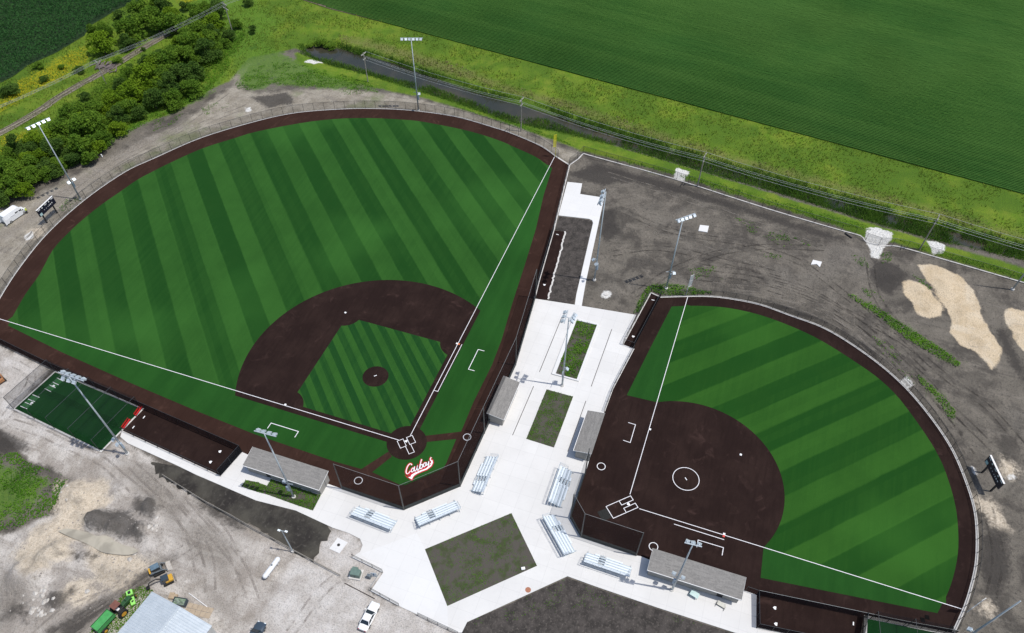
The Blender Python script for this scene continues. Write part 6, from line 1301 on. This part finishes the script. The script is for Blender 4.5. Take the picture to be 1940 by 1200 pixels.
stones('white broken stone riprap along the ditch and fence', [[(1645, 435), (1662, 431), (1690, 441), (1686, 456), (1672, 470), (1663, 488), (1652, 484), (1648, 468)], [(1757, 457), (1775, 458), (1790, 465), (1784, 480), (1767, 480)], [(1284, 320), (1305, 326), (1295, 340), (1278, 337)], [(592, 113), (612, 115), (596, 120), (577, 118)]], 4.5, 201)
stones('pale broken concrete chunks on the spoil heaps', [[(255, 985), (300, 975), (310, 1000), (270, 1020)], [(30, 1120), (110, 1110), (120, 1160), (40, 1180)], [(165, 1100), (185, 1095), (185, 1120), (165, 1125)], [(110, 925), (135, 915), (140, 950), (115, 960)], [(230, 1040), (265, 1035), (262, 1060), (240, 1060)]], .45, 231)
stones('rubble scattered over the dirt piles', [[(30, 1020), (130, 930), (300, 960), (330, 1040), (240, 1130), (120, 1190), (20, 1190)]], .35, 221)

# ------------------------------------------------------------------ wheel ruts pressed into the bare ground
def rut_mat(name, col, dens):
    mt, n, b = principled(name, .95, .05); h = NT(n); b.inputs['Base Color'].default_value = (*col, 1)
    t = n.nodes.new('ShaderNodeBsdfTransparent'); mx = n.nodes.new('ShaderNodeMixShader')
    n.links.new(h.math('MULTIPLY', h.ramp(h.math('ADD', h.noise(.35, 5, .7), h.math('MULTIPLY', h.noise(2.5, 4, .7), .4)), .58, .86), dens), mx.inputs[0])
    n.links.new(t.outputs[0], mx.inputs[1]); n.links.new(b.outputs[0], mx.inputs[2]); n.links.new(mx.outputs[0], n.nodes['Material Output'].inputs[0]); return mt
def ruts(name, lines, mat, gauge=1.7, w_=.42):
    mb = MB(); kk = 0
    for ln in lines:
        pts = resample(smooth_line(P2(ln), 6), .9)
        for sgn in (-1, 1):
            kk += 1; k0 = len(mb.v)
            for i, p in enumerate(pts):
                d = (pts[min(i + 1, len(pts) - 1)] - pts[max(i - 1, 0)]).normalized(); nr = Vector((-d.y, d.x))
                for e in (-1, 1):
                    q = p + nr * (sgn * gauge / 2 + e * w_ / 2 + .12 * math.sin(i * .37 + kk)); mb.v.append((q.x, q.y, gz(q.x, q.y) + .035 + kk * .0008))
            for i in range(len(pts) - 1): mb.f.append((k0 + 2 * i, k0 + 2 * i + 1, k0 + 2 * i + 3, k0 + 2 * i + 2))
    struct(mb.build(name, mat))
ruts('wheel_ruts', [[(1300, 525), (1400, 535), (1500, 560), (1600, 612), (1690, 680), (1780, 780), (1850, 880)], [(1330, 505), (1450, 525), (1560, 565), (1660, 640), (1750, 730), (1830, 820)], [(1380, 520), (1500, 545), (1610, 600), (1720, 690), (1800, 770), (1880, 850)], [(1180, 400), (1280, 440), (1400, 460), (1520, 500), (1650, 600), (1760, 700)], [(1200, 560), (1300, 500), (1420, 470), (1560, 470)], [(1160, 480), (1250, 470), (1350, 490), (1480, 520)], [(1600, 590), (1700, 640), (1800, 720), (1880, 780), (1940, 850)], [(1870, 960), (1890, 1040), (1880, 1130)], [(1650, 500), (1660, 560), (1720, 640)], [(1060, 430), (1090, 480), (1070, 560)], [(1080, 430), (1105, 470), (1085, 550)]], rut_mat('rut_dark', (.058, .052, .046), .5))
ruts('pale_ruts', [[(1350, 540), (1480, 556), (1590, 605), (1690, 690), (1770, 785)], [(1220, 430), (1330, 460), (1430, 500), (1540, 560), (1650, 650)], [(1420, 560), (1540, 590), (1640, 655), (1740, 760), (1815, 870)], [(1150, 330), (1280, 370), (1420, 420), (1560, 470)], [(0, 480), (80, 420), (200, 320), (320, 255), (430, 175)], [(30, 480), (130, 385), (250, 300), (360, 245), (470, 200)]], rut_mat('rut_pale', (.24, .215, .185), .55))
ruts('yard_ruts', [[(80, 1210), (180, 1140), (270, 1085), (350, 1040)], [(100, 1215), (210, 1150), (300, 1090), (380, 1040)], [(300, 900), (360, 960), (420, 1030), (470, 1090)], [(330, 910), (400, 985), (450, 1060), (480, 1140)], [(250, 880), (330, 960), (390, 1050), (400, 1120)], [(60, 1210), (150, 1150), (240, 1110)], [(280, 910), (350, 990), (380, 1080)], [(550, 1200), (600, 1130), (640, 1095)], [(20, 800), (100, 830), (200, 880), (290, 960)], [(30, 690), (60, 720), (10, 790)]], rut_mat('rut_yard', (.27, .24, .21), .5))

# trees that would share a description are told apart by their order from left to right
byl = {}
for o in list(COL.objects):
    if o.type == 'EMPTY' and o.get('category') == 'tree': byl.setdefault(o['label'], []).append(o)
ORD = ['leftmost', 'second from left', 'third from left', 'fourth from left', 'fifth from left', 'sixth from left']
for lb, os_ in byl.items():
    if len(os_) < 2: continue
    os_.sort(key=lambda o: (np.array(o.location) - CAM) @ ROT[0] / ((np.array(o.location) - CAM) @ ROT[2]))
    for i, o in enumerate(os_): o['label'] = lb + ', ' + ('rightmost' if i == len(os_) - 1 else ORD[min(i, 5)])
